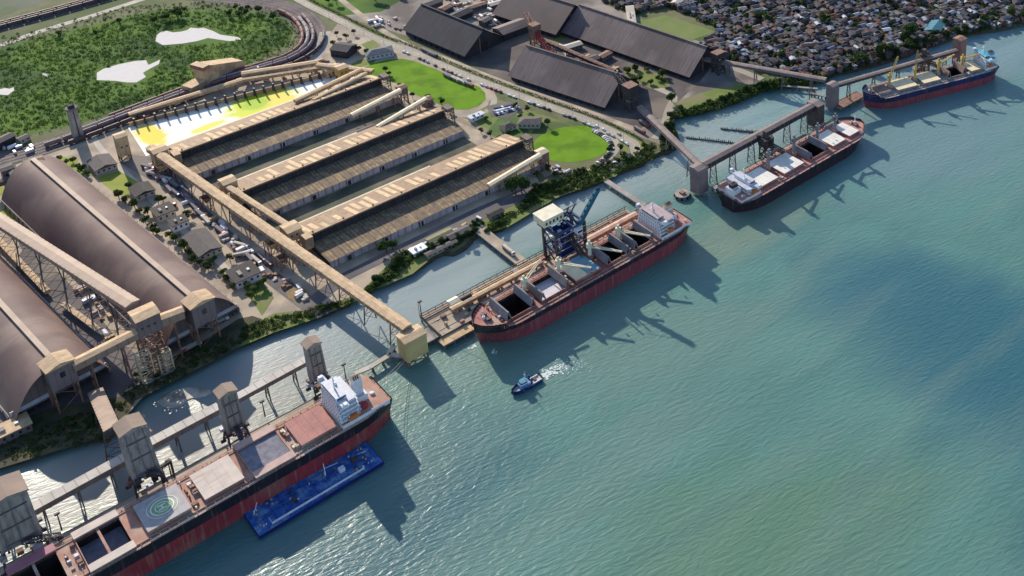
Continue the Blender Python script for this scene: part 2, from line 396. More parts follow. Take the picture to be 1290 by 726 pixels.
# bed below is not seen; ground sheets ---------------------------------------
SHN=[0]
def sheet(name, px, m, k=1, z=LZ):
    SHN[0]+=1; z += SHN[0]*.0045
    return struct(flat(px, z+.03*k, m), name)
marshg = mat('marsh_ground', (.07,.135,.028), (.12,.195,.035), .03, .95, c3=(.05,.095,.03), sc3=.01, spec=.1)
asph = mat('asphalt', (.135,.12,.125), (.10,.09,.095), .06, .9, c3=(.2,.17,.15), sc3=.03)
asphd = mat('dark_ballast', (.11,.09,.095), (.075,.062,.07), .2, .95, c3=(.16,.12,.12), sc3=.05)
pave = mat('tan_paving', (.47,.38,.28), (.36,.29,.22), .06, .9, c3=(.30,.24,.19), sc3=.03)
road_m = mat('pale_road', (.42,.37,.29), (.36,.31,.25), .08, .9, c3=(.33,.29,.24), sc3=.02)
grassb = mat('bright_grass', (.125,.255,.012), (.16,.29,.02), .08, .95, c3=(.10,.20,.016), sc3=.05, spec=.1, streak=((.17,.24,.04),(.05,.3,1),.55,.75,.6))
grassm = mat('rough_grass', (.115,.17,.03), (.17,.20,.05), .07, .9, c3=(.20,.18,.09), sc3=.05)
grassd = mat('dark_grass', (.05,.10,.02), (.08,.14,.03), .07, .9)
dirt = mat('dirt', (.36,.29,.21), (.26,.20,.15), .05, .95, c3=(.18,.15,.10), sc3=.03)
coald = mat('coal_dust_ground', (.12,.10,.095), (.07,.06,.06), .04, .95, c3=(.2,.16,.13), sc3=.02)
sheet('marsh', [(-700,240),(0,178),(90,158),(150,141),(250,104),(320,78),(365,55),(370,38),(355,22),(300,13),(200,12),(60,44),(-40,72),(-700,190)], marshg, 1)
sheet('marsh', [(-700,100),(0,22),(60,0),(130,-30),(300,-90),(-700,-90)], mat('pale_flat', (.17,.17,.15), (.09,.12,.06), .02, .95, c3=(.10,.12,.06), sc3=.01), 1)
sheet('marsh', [(350,-40),(560,-60),(545,-8),(480,15),(455,28),(430,18),(400,4)], marshg, 1)
# industrial yard
sheet('yard', [(-300,560),(-300,240),(0,215),(150,160),(240,128),(300,105),(380,78),(412,48),(425,30),(500,60),(620,110),(660,200),(690,245),(660,262),(600,295),(500,345),(455,370),(400,397),(330,418),(200,478),(140,545),(0,580)], pave, 1)
sheet('yard', [(430,20),(480,15),(560,-30),(760,-40),(760,5),(900,60),(960,100),(935,118),(870,138),(850,150),(838,185),(800,170),(700,120),(560,60)], mat('bare_industrial_ground', (.34,.29,.25), (.22,.19,.17), .05, .95, c3=(.13,.11,.10), sc3=.02), 1)
sheet('coal_yard', [(508,45),(600,85),(640,105),(760,145),(800,165),(830,150),(880,105),(900,80),(860,60),(740,20),(650,-10),(620,20),(560,60)], coald, 2)
# ponds, the sun's glare put into their pale base colour
pm = bpy.data.materials.new('pond_glare_water'); pm.use_nodes = True; pb = pm.node_tree.nodes['Principled BSDF']
pb.inputs['Base Color'].default_value = (.52,.49,.49,1); pb.inputs['Roughness'].default_value = .75; pb.inputs['Specular IOR Level'].default_value = .25
pn = pm.node_tree.nodes.new('ShaderNodeTexNoise'); pn.inputs['Scale'].default_value = .2; pbm = pm.node_tree.nodes.new('ShaderNodeBump'); pbm.inputs['Distance'].default_value = .3
ptc = pm.node_tree.nodes.new('ShaderNodeTexCoord'); pm.node_tree.links.new(ptc.outputs['Object'], pn.inputs['Vector'])
pm.node_tree.links.new(pn.outputs[0], pbm.inputs['Height']); pm.node_tree.links.new(pbm.outputs[0], pb.inputs['Normal'])
sheet('pond', [(122,101),(122,92),(130,87),(150,81),(170,77),(184,76),(187,82),(198,77),(202,75),(200,81),(190,86),(180,92),(184,97),(172,104),(160,104),(145,102)], pm, 3)
sheet('pond', [(196,52),(197,45),(203,40),(210,39),(218,41),(228,40),(236,38),(240,35),(250,36),(256,35),(268,39),(278,44),(300,47),(305,50),(290,52),(275,50),(262,48),(248,52),(230,55),(205,57)], pm, 3)
sheet('pond', [(-6,114),(6,111),(12,112),(17,110),(18,114),(10,120),(-4,119)], pm, 3)
sheet('pond', [(52,93),(60,92),(66,94),(60,97)], pm, 3)
# grass areas
def sheets(name, lst, m, k):
    for P in lst: sheet(name, P, m, k)
# half-round field
f1 = [(452,88),(470,80),(490,75),(508,74),(525,78),(545,86),(575,98),(603,109),(611,117),(612,125),(604,133),(590,138),(570,138),(545,128),(520,118),(500,105),(475,100)]
sheet('grass_field', f1, grassb, 3)
f2 = [G(674,181,3.09)[:2]]
cx0, cy0, _ = G(722,181,3.09)
mbf = MB(); mbf.poly([(cx0+36*math.cos(t*math.pi/18)*1.0, cy0+31*math.sin(t*math.pi/18), 3.09) for t in range(36)], grassb); struct(mbf, 'grass_field')
sheets('grass', [[(436,84),(455,75),(478,71),(470,80),(450,86)], [(455,56),(470,50),(480,58),(464,64)],[(618,122),(640,130),(700,150),(740,165),(755,175),(735,163),(700,153),(680,155),(668,170),(655,178),(630,176),(612,168),(600,155),(580,148),(600,141),(614,133)],
  [(770,160),(800,172),(818,182),(806,196),(790,205),(785,190),(778,172)], [(300,418),(332,402),(345,395),(400,388),(430,378),(446,372),(455,376),(400,401),(345,419),(300,438)],
  [(454,368),(486,336),(508,320),(530,318),(548,322),(520,345),(480,362)], [(612,270),(640,252),(680,232),(720,222),(760,208),(790,206),(776,222),(700,250),(640,286),(620,292),(606,285)],
  [(848,130),(880,118),(930,105),(962,108),(930,128),(880,142),(850,148)], [(785,88),(805,84),(840,98),(845,110),(820,112),(790,98)],
  [(305,360),(330,355),(345,375),(330,398),(322,385)], [(720,40),(700,60),(690,50)]], grassm, 2)
sheets('grass', [[(122,224),(150,215),(178,232),(160,246),(140,240)], [(55,205),(78,198),(98,200),(96,210),(120,222),(90,218),(68,216)], [(0,268),(20,246),(40,236),(55,240),(30,262),(28,280),(0,284)], [(0,232),(30,220),(50,215),(40,230),(0,246)]], mat('lime_grass', (.22,.29,.03), (.30,.30,.06), .08, .9), 2)
sheets('grass', [[(636,140),(658,148),(668,170),(648,178),(612,168),(620,158)]], grassd, 3)
for v0_, u0_, u1_ in ((826,270,455),(925,255,443)):
    sm = MB(); sm.poly([W(u0_,v0_,LZ+.45),W(u1_,v0_,LZ+.45),W(u1_,v0_+26,LZ+.45),W(u0_,v0_+26,LZ+.45)], mat('dark_grass_lane',(.10,.11,.07),(.06,.06,.05),.06,.95,c3=(.18,.15,.11),sc3=.04)); struct(sm, 'service_lane')  # dark green-grey grass strips between the sheds
# soccer field
sheet('soccer_field', [(799,28),(838,19),(903,40),(866,53)], mat('worn_turf', (.13,.18,.045), (.17,.20,.06), .06, .9), 3)
# yards and streets
sheet('asphalt_yard', [(166,195),(205,200),(262,265),(345,340),(420,392),(396,402),(340,360),(300,325),(250,270),(215,240),(150,205)], asph, 2)
sheet('asphalt_yard', [(0,395),(28,315),(10,280),(60,330),(110,380),(150,430),(190,460),(150,500),(60,520),(0,545)], asph, 2)
sheet('asphalt_yard', [(384,378),(430,345),(500,310),(600,262),(690,225),(690,240),(640,262),(610,276),(560,300),(500,322),(440,352),(400,385)], asph, 2)
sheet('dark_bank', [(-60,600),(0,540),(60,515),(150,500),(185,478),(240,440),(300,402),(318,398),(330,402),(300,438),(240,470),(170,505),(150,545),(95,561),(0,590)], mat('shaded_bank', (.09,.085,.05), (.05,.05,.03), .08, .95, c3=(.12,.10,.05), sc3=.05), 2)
# mud flats and foam banks in the shallow water
mud = mat('pale_mud', (.55,.50,.42), (.30,.27,.22), .12, .7, c3=(.20,.17,.13), sc3=.08)
def mudflat(px):
    base = smooth_path([G(x, y, .1)[:2] for x, y in px]+[G(px[0][0], px[0][1], .1)[:2]], 4)[:-1]
    base = [(x+rr.uniform(-1.2,1.2), y+rr.uniform(-1.2,1.2)) for x, y in base]
    mb = MB(); mx_ = sum(p[0] for p in base)/len(base); my = sum(p[1] for p in base)/len(base)
    top = [(mx_+(x-mx_)*.8, my+(y-my)*.8) for x, y in base]
    for i in range(len(base)):
        j = (i+1) % len(base); mb.poly([(*base[i], -.3), (*base[j], -.3), (*top[j], .55), (*top[i], .55)], mud)
    mb.poly([(*p, .55) for p in top], mud); struct(mb, 'mud_flat')
mudflat([(193,508),(205,498),(222,490),(245,487),(268,491),(262,499),(240,505),(222,514),(205,514)])
mudflat([(158,536),(165,524),(176,517),(186,524),(180,533),(168,537)])
mudflat([(172,552),(180,543),(192,540),(196,550),(190,560),(178,566)])
# ================================================================ ROADS
main_road = smooth_path(gxy([(330,-30),(380,2),(420,22),(470,47),(520,66),(570,88),(620,108),(680,130),(740,152),(790,176),(800,186),(800,200),(785,208),(760,212)]), 5)
struct(ribbon(main_road, 8.5, LZ+.15, road_m), 'road')
kb = MB()
for sgn in (-1, 1):
    Pp = offset_path(main_road, sgn*4.5)
    for i in range(len(Pp)-1): kb.beam((*Pp[i], LZ+.1), (*Pp[i+1], LZ+.1), .4, .3, conc_l)
struct(kb, 'kerb')
lane = MB()
for i in range(0, len(main_road)-1):
    a, bq = main_road[i], main_road[i+1]
    for k in range(4):
        if k % 2: continue
        p = (a[0]+(bq[0]-a[0])*k/4, a[1]+(bq[1]-a[1])*k/4); q = (a[0]+(bq[0]-a[0])*(k+1)/4, a[1]+(bq[1]-a[1])*(k+1)/4)
        ribbon([p, q], .25, LZ+.17, white, lane)
struct(lane, 'lane_marking')
road2 = smooth_path(gxy([(395,-30),(440,8),(500,50),(560,74),(640,106),(720,134),(800,163)]), 5)
struct(ribbon(road2, 7, LZ+.12, pave), 'road')
struct(ribbon(offset_path(main_road[:38], 8), 4, LZ+.1, grassm), 'verge')
struct(ribbon(smooth_path(gxy([(620,122),(622,130),(612,141),(592,146),(575,146)])), 6, LZ+.18, road_m), 'road')
struct(ribbon(smooth_path(gxy([(692,210),(700,214),(725,217),(750,212),(772,196),(778,184),(770,172),(750,163)])), 5, LZ+.18, road_m), 'road')
struct(ribbon(smooth_path(gxy([(575,150),(600,160),(640,178),(660,190),(675,205),(690,222)])), 6, LZ+.13, dirt), 'road')
struct(ribbon(smooth_path(gxy([(112,160),(125,185),(150,210),(185,245),(225,285),(262,315),(290,345)])), 5, LZ+.14, conc_l), 'road')
struct(ribbon(smooth_path(gxy([(98,222),(130,240),(180,280),(240,330),(300,382),(330,405)])), 9, LZ+.12, pave), 'road')
struct(ribbon(smooth_path(gxy([(410,40),(405,60),(398,75),(410,82),(440,85)])), 12, LZ+.12, mat('pale_gravel', (.44,.40,.36), (.36,.33,.3), .1, .95)), 'road')
struct(ribbon(smooth_path(gxy([(0,58),(50,40),(110,22),(150,9),(190,-4)])), 9, LZ+.14, conc_l), 'road')
struct(ribbon(smooth_path(gxy([(850,40),(900,75),(940,92),(960,100)])), 8, LZ+.12, road_m), 'road')
struct(ribbon(smooth_path(gxy([(800,100),(830,112),(848,122),(842,140),(836,160),(825,175)])), 8, LZ+.12, road_m), 'road')
sheet('parking_lot', [(612,134),(640,128),(660,136),(640,150),(618,146)], asph, 5)
sheet('roundabout', [(360,368),(368,363),(380,362),(388,368),(386,376),(374,380),(364,377)], mat('brown_bed', (.30,.20,.11), (.22,.16,.08), .3, .95), 5)
# ================================================================ RAILWAY
railc = smooth_path(gxy([(-250,268),(-100,236),(0,202),(50,188),(100,171),(150,152),(210,129),(270,107),(330,89),(368,76),(390,60),(394,42),(383,24),(362,12),(325,3),(280,-3),(220,-8),(150,-14)]), 8)
struct(ribbon(railc, 29, LZ+.1, asphd), 'rail_ballast')
railn = smooth_path(gxy([(-250,105),(-100,66),(0,36),(60,20),(110,6),(160,-8),(220,-22)]), 6)
struct(ribbon(railn, 24, LZ+.1, asphd), 'rail_ballast')
railm = mat('rail_steel', (.30,.25,.23), (.22,.17,.15), .5, .5)
for path, offs in ((railc, (-11.5,-6,-.5,5,10.5)), (railn, (-8,-2.5,3,8.5))):
    for d in offs:
        rm = MB(); P0 = offset_path(path, d)
        for s_ in (-.75, .75):
            Pp = offset_path(P0, s_)
            for i in range(len(Pp)-1): rm.beam((*Pp[i], LZ+.22), (*Pp[i+1], LZ+.22), .16, .2, railm)
        tag(struct(rm, 'railway_track'), None, None)
def walk(P, step, start=0):
    acc = start; out = []
    for i in range(len(P)-1):
        a, b_ = P[i], P[i+1]; L = math.hypot(b_[0]-a[0], b_[1]-a[1])
        while acc < L:
            t = acc/L; out.append((a[0]+(b_[0]-a[0])*t, a[1]+(b_[1]-a[1])*t, math.atan2(b_[1]-a[1], b_[0]-a[0]))); acc += step
        acc -= L
    return out
wag_cols = [('dusty mauve', (.30,.17,.18)), ('dull red', (.30,.09,.08)), ('pale grey', (.46,.42,.44)), ('dark brown', (.10,.07,.07))]
wproto = []
for nm, c in wag_cols:
    m = mat('wagon_'+nm.replace(' ', '_'), c, None, .3, .7)
    t = thing('rail_wagon', f'{nm} freight wagon', 'rail wagon', 0, 0, 0)
    MB().extr([(-1.5,1.1),(1.5,1.1),(1.6,3.3),(.9,4.2),(-.9,4.2),(-1.6,3.3)], -7, 7, m).box(-6.5,6.5,-.5,.5,4.2,4.5,steel_dark).build('body', t)
    for x in (-4.8, 4.8):
        bb = MB().box(x-1.3,x+1.3,-1.1,1.1,.35,1.1,steel_dark)
        for q in (-.85,.85):
            for y in (-.9,.9): bb.tube((x+q,y-.1,.5),(x+q,y+.1,.5),.45,steel_dark,8)
        bb.build('bogie', t)
    wproto.append((nm, Once(t)))
def train(P, d, i0, i1, w, where):
    Pp = offset_path(P, d)[i0:i1]
    nm, pr = wproto[w]
    for x, y, a in walk(Pp, 15.2, 3):
        pr.put((x, y, LZ+.3), a, f'{nm} freight wagon in the row {where}', f'{nm} wagons {where}')
train(railc, -11.5, 30, 88, 3, 'on the outermost track of the rail curve')
train(railc, -.5, 26, 100, 0, 'on the middle track of the rail curve')
train(railc, 5, 34, 96, 2, 'on the second inner track of the rail curve')
train(railc, 10.5, 40, 104, 1, 'on the innermost track of the rail curve')
train(railn, 3, 6, 34, 0, 'on the straight line in the upper left')
train(railn, -2.5, 4, 36, 3, 'on the straight line in the upper left')
train(railn, 8.5, 8, 30, 1, 'on the straight line in the upper left')
for _, pr in wproto: pr.drop()
# ================================================================ INDUSTRIAL BUILDINGS
def gallery(label, P0, P1, w=5, h=3.2, wall=None, roof=None, legs=4, name='conveyor_gallery', cat='conveyor', group=None, ground=3.0, gable=True, legm=None, truss=False, z_off=0):
    """enclosed belt gallery between two 3-D points, on braced bents"""
    wall = wall or tan; roof = roof or tan_roof; legm = legm or rust
    p = Vector(P0); q = Vector(P1); mid = Vector((p.x, p.y, ground))
    t = bpy.data.objects.new(name, None); COL.objects.link(t); t.location = mid
    a = math.atan2(q.y-p.y, q.x-p.x); t.rotation_euler = (0, 0, a)
    L = math.hypot(q.x-p.x, q.y-p.y); z0 = p.z-ground; z1 = q.z-ground
    tag(t, label, cat, group)
    mb = MB()
    mb.extr([(-w/2,0),(w/2,0),(w/2,h),(-w/2,h)], 0, 1, wall); 
    def remap(mb):
        mb.v = [(x*L, y, z + z0 + (z1-z0)*x) for x, y, z in mb.v]
    remap(mb)
    k = max(3, int(L/6))
    for i in range(k+1):                       # outside frames of the casing
        x = L*i/k; zz = z0+(z1-z0)*i/k
        for s_ in (-1, 1): mb.box(x-.18, x+.18, s_*(w/2)-.12, s_*(w/2)+.12, zz-.2, zz+h-.1, legm)
    mb.build('casing', t)
    rb = MB(); e = .5
    if gable: rb.extr([(-w/2-e,h-.1),(w/2+e,h-.1),(w/2+e,h+.15),(0,h+w*.16),(-w/2-e,h+.15)], -.003, 1.003, roof)
    else: rb.extr([(-w/2-e,h),(w/2+e,h),(w/2+e,h+.35),(-w/2-e,h+.35)], -.003, 1.003, roof)
    remap(rb)
    for i in range(k):
        x = L*(i+.5)/k; zz = z0+(z1-z0)*(i+.5)/k
        rb.box(x-.12, x+.12, -w/2-.3, w/2+.3, zz+h+.1, zz+h+(w*.16 if gable else 0)*.0+.42, wall)
    rb.build('roof', t)
    for i in range(legs):
        f = (i+.5)/legs; x = L*f; zt = z0+(z1-z0)*f
        if zt < 2: continue
        b = MB(); sp = w/2+zt*.08
        for s_ in (-1, 1):
            b.beam((x, s_*sp, -4 if ground < 1 else 0), (x, s_*w*.42, zt), .7, .7, legm)
        nb = max(1, int(zt/7))
        for j in range(nb):
            a0 = j/nb; a1 = (j+1)/nb
            ya = sp+(w*.42-sp)*a0; yb = sp+(w*.42-sp)*a1
            b.beam((x, -ya, zt*a0), (x, yb, zt*a1), .3, .3, legm); b.beam((x, ya, zt*a0), (x, -yb, zt*a1), .3, .3, legm)
            b.beam((x, -yb, zt*a1), (x, yb, zt*a1), .35, .35, legm)
        b.build('bent', t)
    return t
def pg(label, a, b, **k):
    return gallery(label, G(*a), G(*b), **k)
# ---- three long ribbed sheds
mat('bright_tan_sheet',(.60,.45,.27),(.46,.33,.20),.3)  # bright tan for the raised roof sheets
browntan0 = mat('brown_tan_sheet', (.36,.25,.17), (.28,.2,.14), .2)
def shed(label, u0, u1, v, seed):
    L = u1-u0; t = thing('storage_shed', label, 'storage shed', u0, v, LZ)
    w = MB(); w.box(0, L, 0, .6, 0, 6.9, shed_wall); w.box(0, L, 60.4, 61, 0, 7.6, shed_wall)
    for x0 in (0, L-.6):
        w.poly([(x0,0.6,0),(x0,60.4,0),(x0,60.4,7.6),(x0,32,14.6),(x0,31,7.1),(x0,.6,6.8)], coal if x0 == 0 else archwall)
    n = int(L/6.2)
    w.build('wall', t)
    for i in range(n+1):
        x = L*i/n; MB().box(x-.35, x+.35, -.9, -.003, 0, 6.6, shed_wall).build('buttress', t)
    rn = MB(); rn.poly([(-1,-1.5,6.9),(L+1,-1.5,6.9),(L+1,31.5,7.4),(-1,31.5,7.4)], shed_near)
    rs = random.Random(seed)
    for i in range(n+1):
        x = L*i/n
        rn.beam((x,-1.4,7.05),(x,31,7.55),.3,.3,shed_near)
    rn.build('river_side_roof', t)
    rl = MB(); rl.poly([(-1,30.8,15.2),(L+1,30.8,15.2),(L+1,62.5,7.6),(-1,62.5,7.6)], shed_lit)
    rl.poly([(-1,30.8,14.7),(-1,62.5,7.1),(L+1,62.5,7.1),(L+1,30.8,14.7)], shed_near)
    rl.box(-1, L+1, 30.6, 30.8, 14.0, 15.3, shed_lit)
    x = 0
    while x < L-3:                       # raised sheets of uneven width
        wd = 6.2
        if rs.random() < .88:
            a, b = max(30.9, 31+rs.uniform(-1.5, 6)), rs.uniform(44, 62)
            zf = lambda y: 15.2-(y-30.8)*(7.6/31.7)
            rl.poly([(x,a,zf(a)+.15),(min(x+wd*.6,L),a,zf(a)+.15),(min(x+wd*.6,L),b,zf(b)+.15),(x,b,zf(b)+.15)], rs.choice((mat('bright_tan_sheet',(.60,.45,.27),(.46,.33,.20),.3), MT['bright_tan_sheet'], MT['bright_tan_sheet'], tan_roof, tan_roof, browntan0, mat('pink_sheet',(.50,.36,.22),None,.3))))
        x += wd
    rl.build('land_side_roof', t)
    mf = MB(); mf.box(0, L, 31.4, 31.7, 7.2, 14.7, coal)
    for i in range(n*1):
        x = L*(i+.5)/n; mf.box(x-.3, x+.3, 30.9, 31.4, 7.3, 14.6, steel_dark)
    mf.build('clerestory', t)
    for i in range(n):
        x = L*(i+.5)/n
        if i % 4 == 0: MB().box(x-.5, x+.5, 33, 34.4, 14.6, 15.6, shed_near).build('shadow_notch_post', t)  # small posts added on the ridge to notch its shadow
    gt = MB(); gt.box(-1, L*.62, 62.6, 64.4, 6.2, 7.5, beige); gt.build('eave_conveyor', t)
    for i in range(n//5):
        x = 12.6+i*31; MB().box(x, x+4, -.4, -.003, 0.1, 4.2, coal).build('door', t)
    hd = MB(); hd.box(-6, 0, 26, 38, 6, 16, tan, tan_roof); hd.box(-5.5,-4.5,27,28,0,6,rust); hd.box(-5.5,-4.5,36,37,0,6,rust); hd.build('head_house', t)
    hs = MB(); hs.lattice((L+4, 32, 0), (L+4, 32, 15), 6, 9, steel_dark, .3, 3); hs.box(L+.8, L+7.5, 27, 37, 13, 16.5, mat('dusty_cladding', (.2,.15,.13), None, .3)); hs.build('tail_frame', t)
    return t
shed('long low storage shed nearest the river, ribbed tan roof and blue-grey river wall', 281, 477, 757, 1)
shed('middle one of the three long ribbed storage sheds', 267, 455, 854, 2)
shed('long ribbed storage shed right beside the white and yellow storage bay', 253, 443, 953, 3)
# ---- bright storage bay
bayt = thing('storage_bay', 'open storage bay with white and yellow powder floor, back wall with dark buttresses', 'storage bay', *UV(165,160), LZ)
inv = bayt
def loc(root, p):
    a = root.rotation_euler[2]; dx = p[0]-root.location[0]; dy = p[1]-root.location[1]
    return (dx*math.cos(a)+dy*math.sin(a), -dx*math.sin(a)+dy*math.cos(a), p[2]-root.location[2])
baym = bpy.data.materials.new('powder_floor'); baym.use_nodes = True; n_ = baym.node_tree.nodes; l_ = baym.node_tree.links; bb_ = n_['Principled BSDF']
bb_.inputs['Roughness'].default_value = .75; bb_.inputs['Specular IOR Level'].default_value = .25
tc_ = n_.new('ShaderNodeTexCoord')
def cmask(x, y, rx, ry):
    mp = n_.new('ShaderNodeMapping'); mp.vector_type = 'TEXTURE'; mp.inputs['Location'].default_value = (x, y, 0); mp.inputs['Scale'].default_value = (rx, ry, 1e5)
    l_.new(tc_.outputs['Object'], mp.inputs[0]); v = n_.new('ShaderNodeVectorMath'); v.operation = 'LENGTH'; l_.new(mp.outputs[0], v.inputs[0])
    t = n_.new('ShaderNodeTexNoise'); t.inputs['Scale'].default_value = .12; t.inputs['Detail'].default_value = 5; l_.new(tc_.outputs['Object'], t.inputs[0])
    a = n_.new('ShaderNodeMath'); a.operation = 'ADD'; l_.new(v.outputs[1], a.inputs[0]); l_.new(t.outputs[0], a.inputs[1])
    r = n_.new('ShaderNodeMapRange'); r.inputs[1].default_value = 1.7; r.inputs[2].default_value = 1.25; l_.new(a.outputs[0], r.inputs[0]); return r.outputs[0]
def mxx(f, A, B):
    x = n_.new('ShaderNodeMix'); x.data_type = 'RGBA'; l_.new(f, x.inputs[0])
    for sk, v in ((x.inputs[6], A), (x.inputs[7], B)):
        if isinstance(v, tuple): sk.default_value = (*v, 1)
        else: l_.new(v, sk)
    return x.outputs[2]
cb = (.88,.86,.80)  # powder white pushed up, the sun's glare put into the colour
P = lambda x, y: loc(bayt, G(x, y, LZ+.3))
a = P(190,170); cb = mxx(cmask(a[0], a[1], 11, 26), cb, (.80,.62,.05))
a = P(262,160); cb = mxx(cmask(a[0], a[1], 16, 6), cb, (.72,.68,.12))
a = P(330,130); cb = mxx(cmask(a[0], a[1], 34, 28), cb, (.62,.66,.04))
a = P(350,128); cb = mxx(cmask(a[0], a[1], 15, 30), cb, (.80,.64,.10))
a = P(322,130); cb = mxx(cmask(a[0], a[1], 13, 14), cb, (.36,.52,.02))
l_.new(cb, bb_.inputs['Base Color'])
fm = MB(); fm.poly([loc(bayt, G(x, y, LZ+.3)) for x, y in [(161,161),(300,122),(425,92),(450,96),(410,122),(378,140),(250,176),(184,197)]], baym); fm.build('floor', bayt)
wl = MB(); wa, wb = loc(bayt, G(163,160,LZ)), loc(bayt, G(430,92,LZ))
wl.beam((wa[0],wa[1],2.2), (wb[0],wb[1],2.2), 1.2, 4.4, tan); wl.build('back_wall', bayt)
for i in range(22):
    bt = MB(); f = (i+.5)/22; x = wa[0]+(wb[0]-wa[0])*f; y = wa[1]+(wb[1]-wa[1])*f
    bt.box(x-.7, x+.7, y-3.2, y-.65, 0, 8.5, steel_dark); bt.beam((x,y-3.,8.2),(x,y-7,0),.8,.8,steel_dark); bt.build('buttress', bayt)
# ---- galleries round the sheds
pg('main tan conveyor gallery running past the shed ends and out over the river', (190,190,15), (513,417,20), w=7, h=4, wall=tan, roof=tan_roof, legs=12)
pg('inner tan conveyor gallery beside the main one between the two transfer houses', (278,232,17), (372,293,17), w=4, h=3, legs=3, wall=beige)
pg('tan conveyor climbing over the ribbed roof to the far end of the storage bay', (372,130,15), (456,90,17), w=4.5, h=3, wall=tan, legs=5)
pg('thin beige conveyor beside the one climbing to the storage bay end', (395,128,15), (462,94,17), w=3, h=2.4, wall=beige, legs=4)
pg('inclined beige conveyor on the river-side roof of the shed next to the storage bay', (443,148,10), (505,116,18), w=4.5, h=3, wall=beige, roof=beige, legs=3)
pg('inclined beige conveyor between the first and the middle shed', (476,163,10), (537,127,18), w=4.5, h=3, wall=beige, roof=beige, legs=3)
pg('inclined beige conveyor leaning over the river end of the nearest shed', (616,237,9), (681,198,18), w=5, h=3, wall=beige, roof=beige, legs=3)
pg('low tan conveyor along the back of the storage bay beside the railway', (163,147,6), (306,103,8), w=5, h=3, wall=tan, legs=7)
pg('tan conveyor from the rail unloading house to the end of the storage bay', (305,96,9), (402,81,10), w=6, h=3.5, wall=tan, legs=5)
pg('second tan conveyor below the one from the rail unloading house', (306,103,7), (428,84,8), w=4, h=3, wall=tan, legs=5)
pg('short tan conveyor at the head of the storage bay near the green field', (400,84,12), (470,92,12), w=5, h=3, wall=tan, legs=3)
def house_box(label, u, v, sx, sy, z0, z1, wall, roof, name='transfer_house', cat='transfer house', base=LZ, legs=True, a=0, group=None, win=True):
    t = thing(name, label, cat, u, v, base, a, group); z0 -= base; z1 -= base
    MB().box(-sx/2, sx/2, -sy/2, sy/2, z0, z1, wall).build('wall', t)
    MB().extr([(-sy/2-.5,z1),(sy/2+.5,z1),(sy/2+.5,z1+.4),(0,z1+1.5),(-sy/2-.5,z1+.4)], -sx/2-.5, sx/2+.5, roof).build('roof', t)
    if win:
        for i in range(max(2, int(sx/4))):
            x = -sx/2+2+i*4
            if x+1.5 < sx/2: MB().box(x, x+1.5, -sy/2-.06, -sy/2-.003, z0+(z1-z0)*.45, z0+(z1-z0)*.45+1.6, glass).build('window', t)
    if legs and z0 > 2:
        b = MB()
        for i in (-1, 1):
            for j in (-1, 1): b.box(i*(sx/2-.6)-.5, i*(sx/2-.6)+.5, j*(sy/2-.6)-.5, j*(sy/2-.6)+.5, -3 if base < 1 else 0, z0, rust)
        k = max(1, int(z0/6)); x = sx/2-.6; y = sy/2-.6
        for q in range(k):
            a0, a1 = z0*q/k, z0*(q+1)/k
            for (xa, ya), (xb, yb) in (((-x,-y),(x,-y)),((x,-y),(x,y)),((x,y),(-x,y)),((-x,y),(-x,-y))):
                b.beam((xa,ya,a0),(xb,yb,a1),.35,.35,rust); b.beam((xb,yb,a0),(xa,ya,a1),.35,.35,rust); b.beam((xa,ya,a1),(xb,yb,a1),.4,.4,rust)
        b.build('frame', t)
    return t
house_box('tan transfer house on a lattice frame beside the middle shed', 264, 905, 11, 12, 13, 21, tan, tan_roof)
house_box('tan transfer house on a lattice frame at the corner of the nearest shed', 273, 804, 11, 14, 13, 21, tan, tan_roof)
house_box('tan transfer house where the main gallery starts by the storage bay', 241, 998, 12, 12, 10, 20, tan, tan_roof)
house_box('yellow-tan end tower standing in the river at the end of the main gallery', 278, 626, 16, 12, 5, 21, mat('yellow_tan_cladding', (.62,.45,.2), (.5,.36,.16), .1), tan_roof, name='end_tower', cat='tower', base=0, win=False)
house_box('tall tan tower by the left end of the storage bay', *UV(158,200), 9, 10, 8, 27, tan, tan_roof, name='elevator_tower', cat='tower')
house_box('small brown head house at the right end of the shed by the storage bay', *UV(508,128), 8, 9, 12, 19, mat('dusty_cladding', (.2,.15,.13)), rust)
house_box('small brown head house at the right end of the middle shed', *UV(540,143), 8, 9, 12, 19, rust, rust)
house_box('small reddish head house at the right end of the nearest shed', *UV(684,212), 8, 10, 12, 20, rust, beige)
house_box('ochre head house on the far end of the storage bay', *UV(432,100), 10, 11, 8, 17, mat('ochre_cladding', (.5,.33,.1)), tan_roof)
house_box('ochre building between the field and the end of the storage bay', *UV(418,95), 14, 10, 3, 12, tan, tan_roof, legs=False)
# rail unloading house
t = thing('unloading_house', 'tall tan rail unloading house with a long sloping roof above the tracks', 'unloading house', *UV(262,105), LZ)
MB().extr([(-7,0),(-7,20),(0,22),(38,9),(38,0)], -8, 8, tan, fm=[None,tan_roof,tan_roof,None,None]).build('wall', t)
MB().box(-9,9,-9,-1,19.5,23.5,rust,tan_roof).build('head', t)
MB().box(-7,7,-24,-7.1,0,8,tan,tan_roof).build('annex', t)
fr = MB()
for i in range(7): fr.box(-8.3,-8.003,-6+i*6,-5.3+i*6,.2,19-i*1.6,rust)
fr.build('ribs', t); MB().box(-8.1,-8.002,20,26,0.1,5.5,coal).build('door', t)
t.rotation_euler = (0,0,D2(45-70))
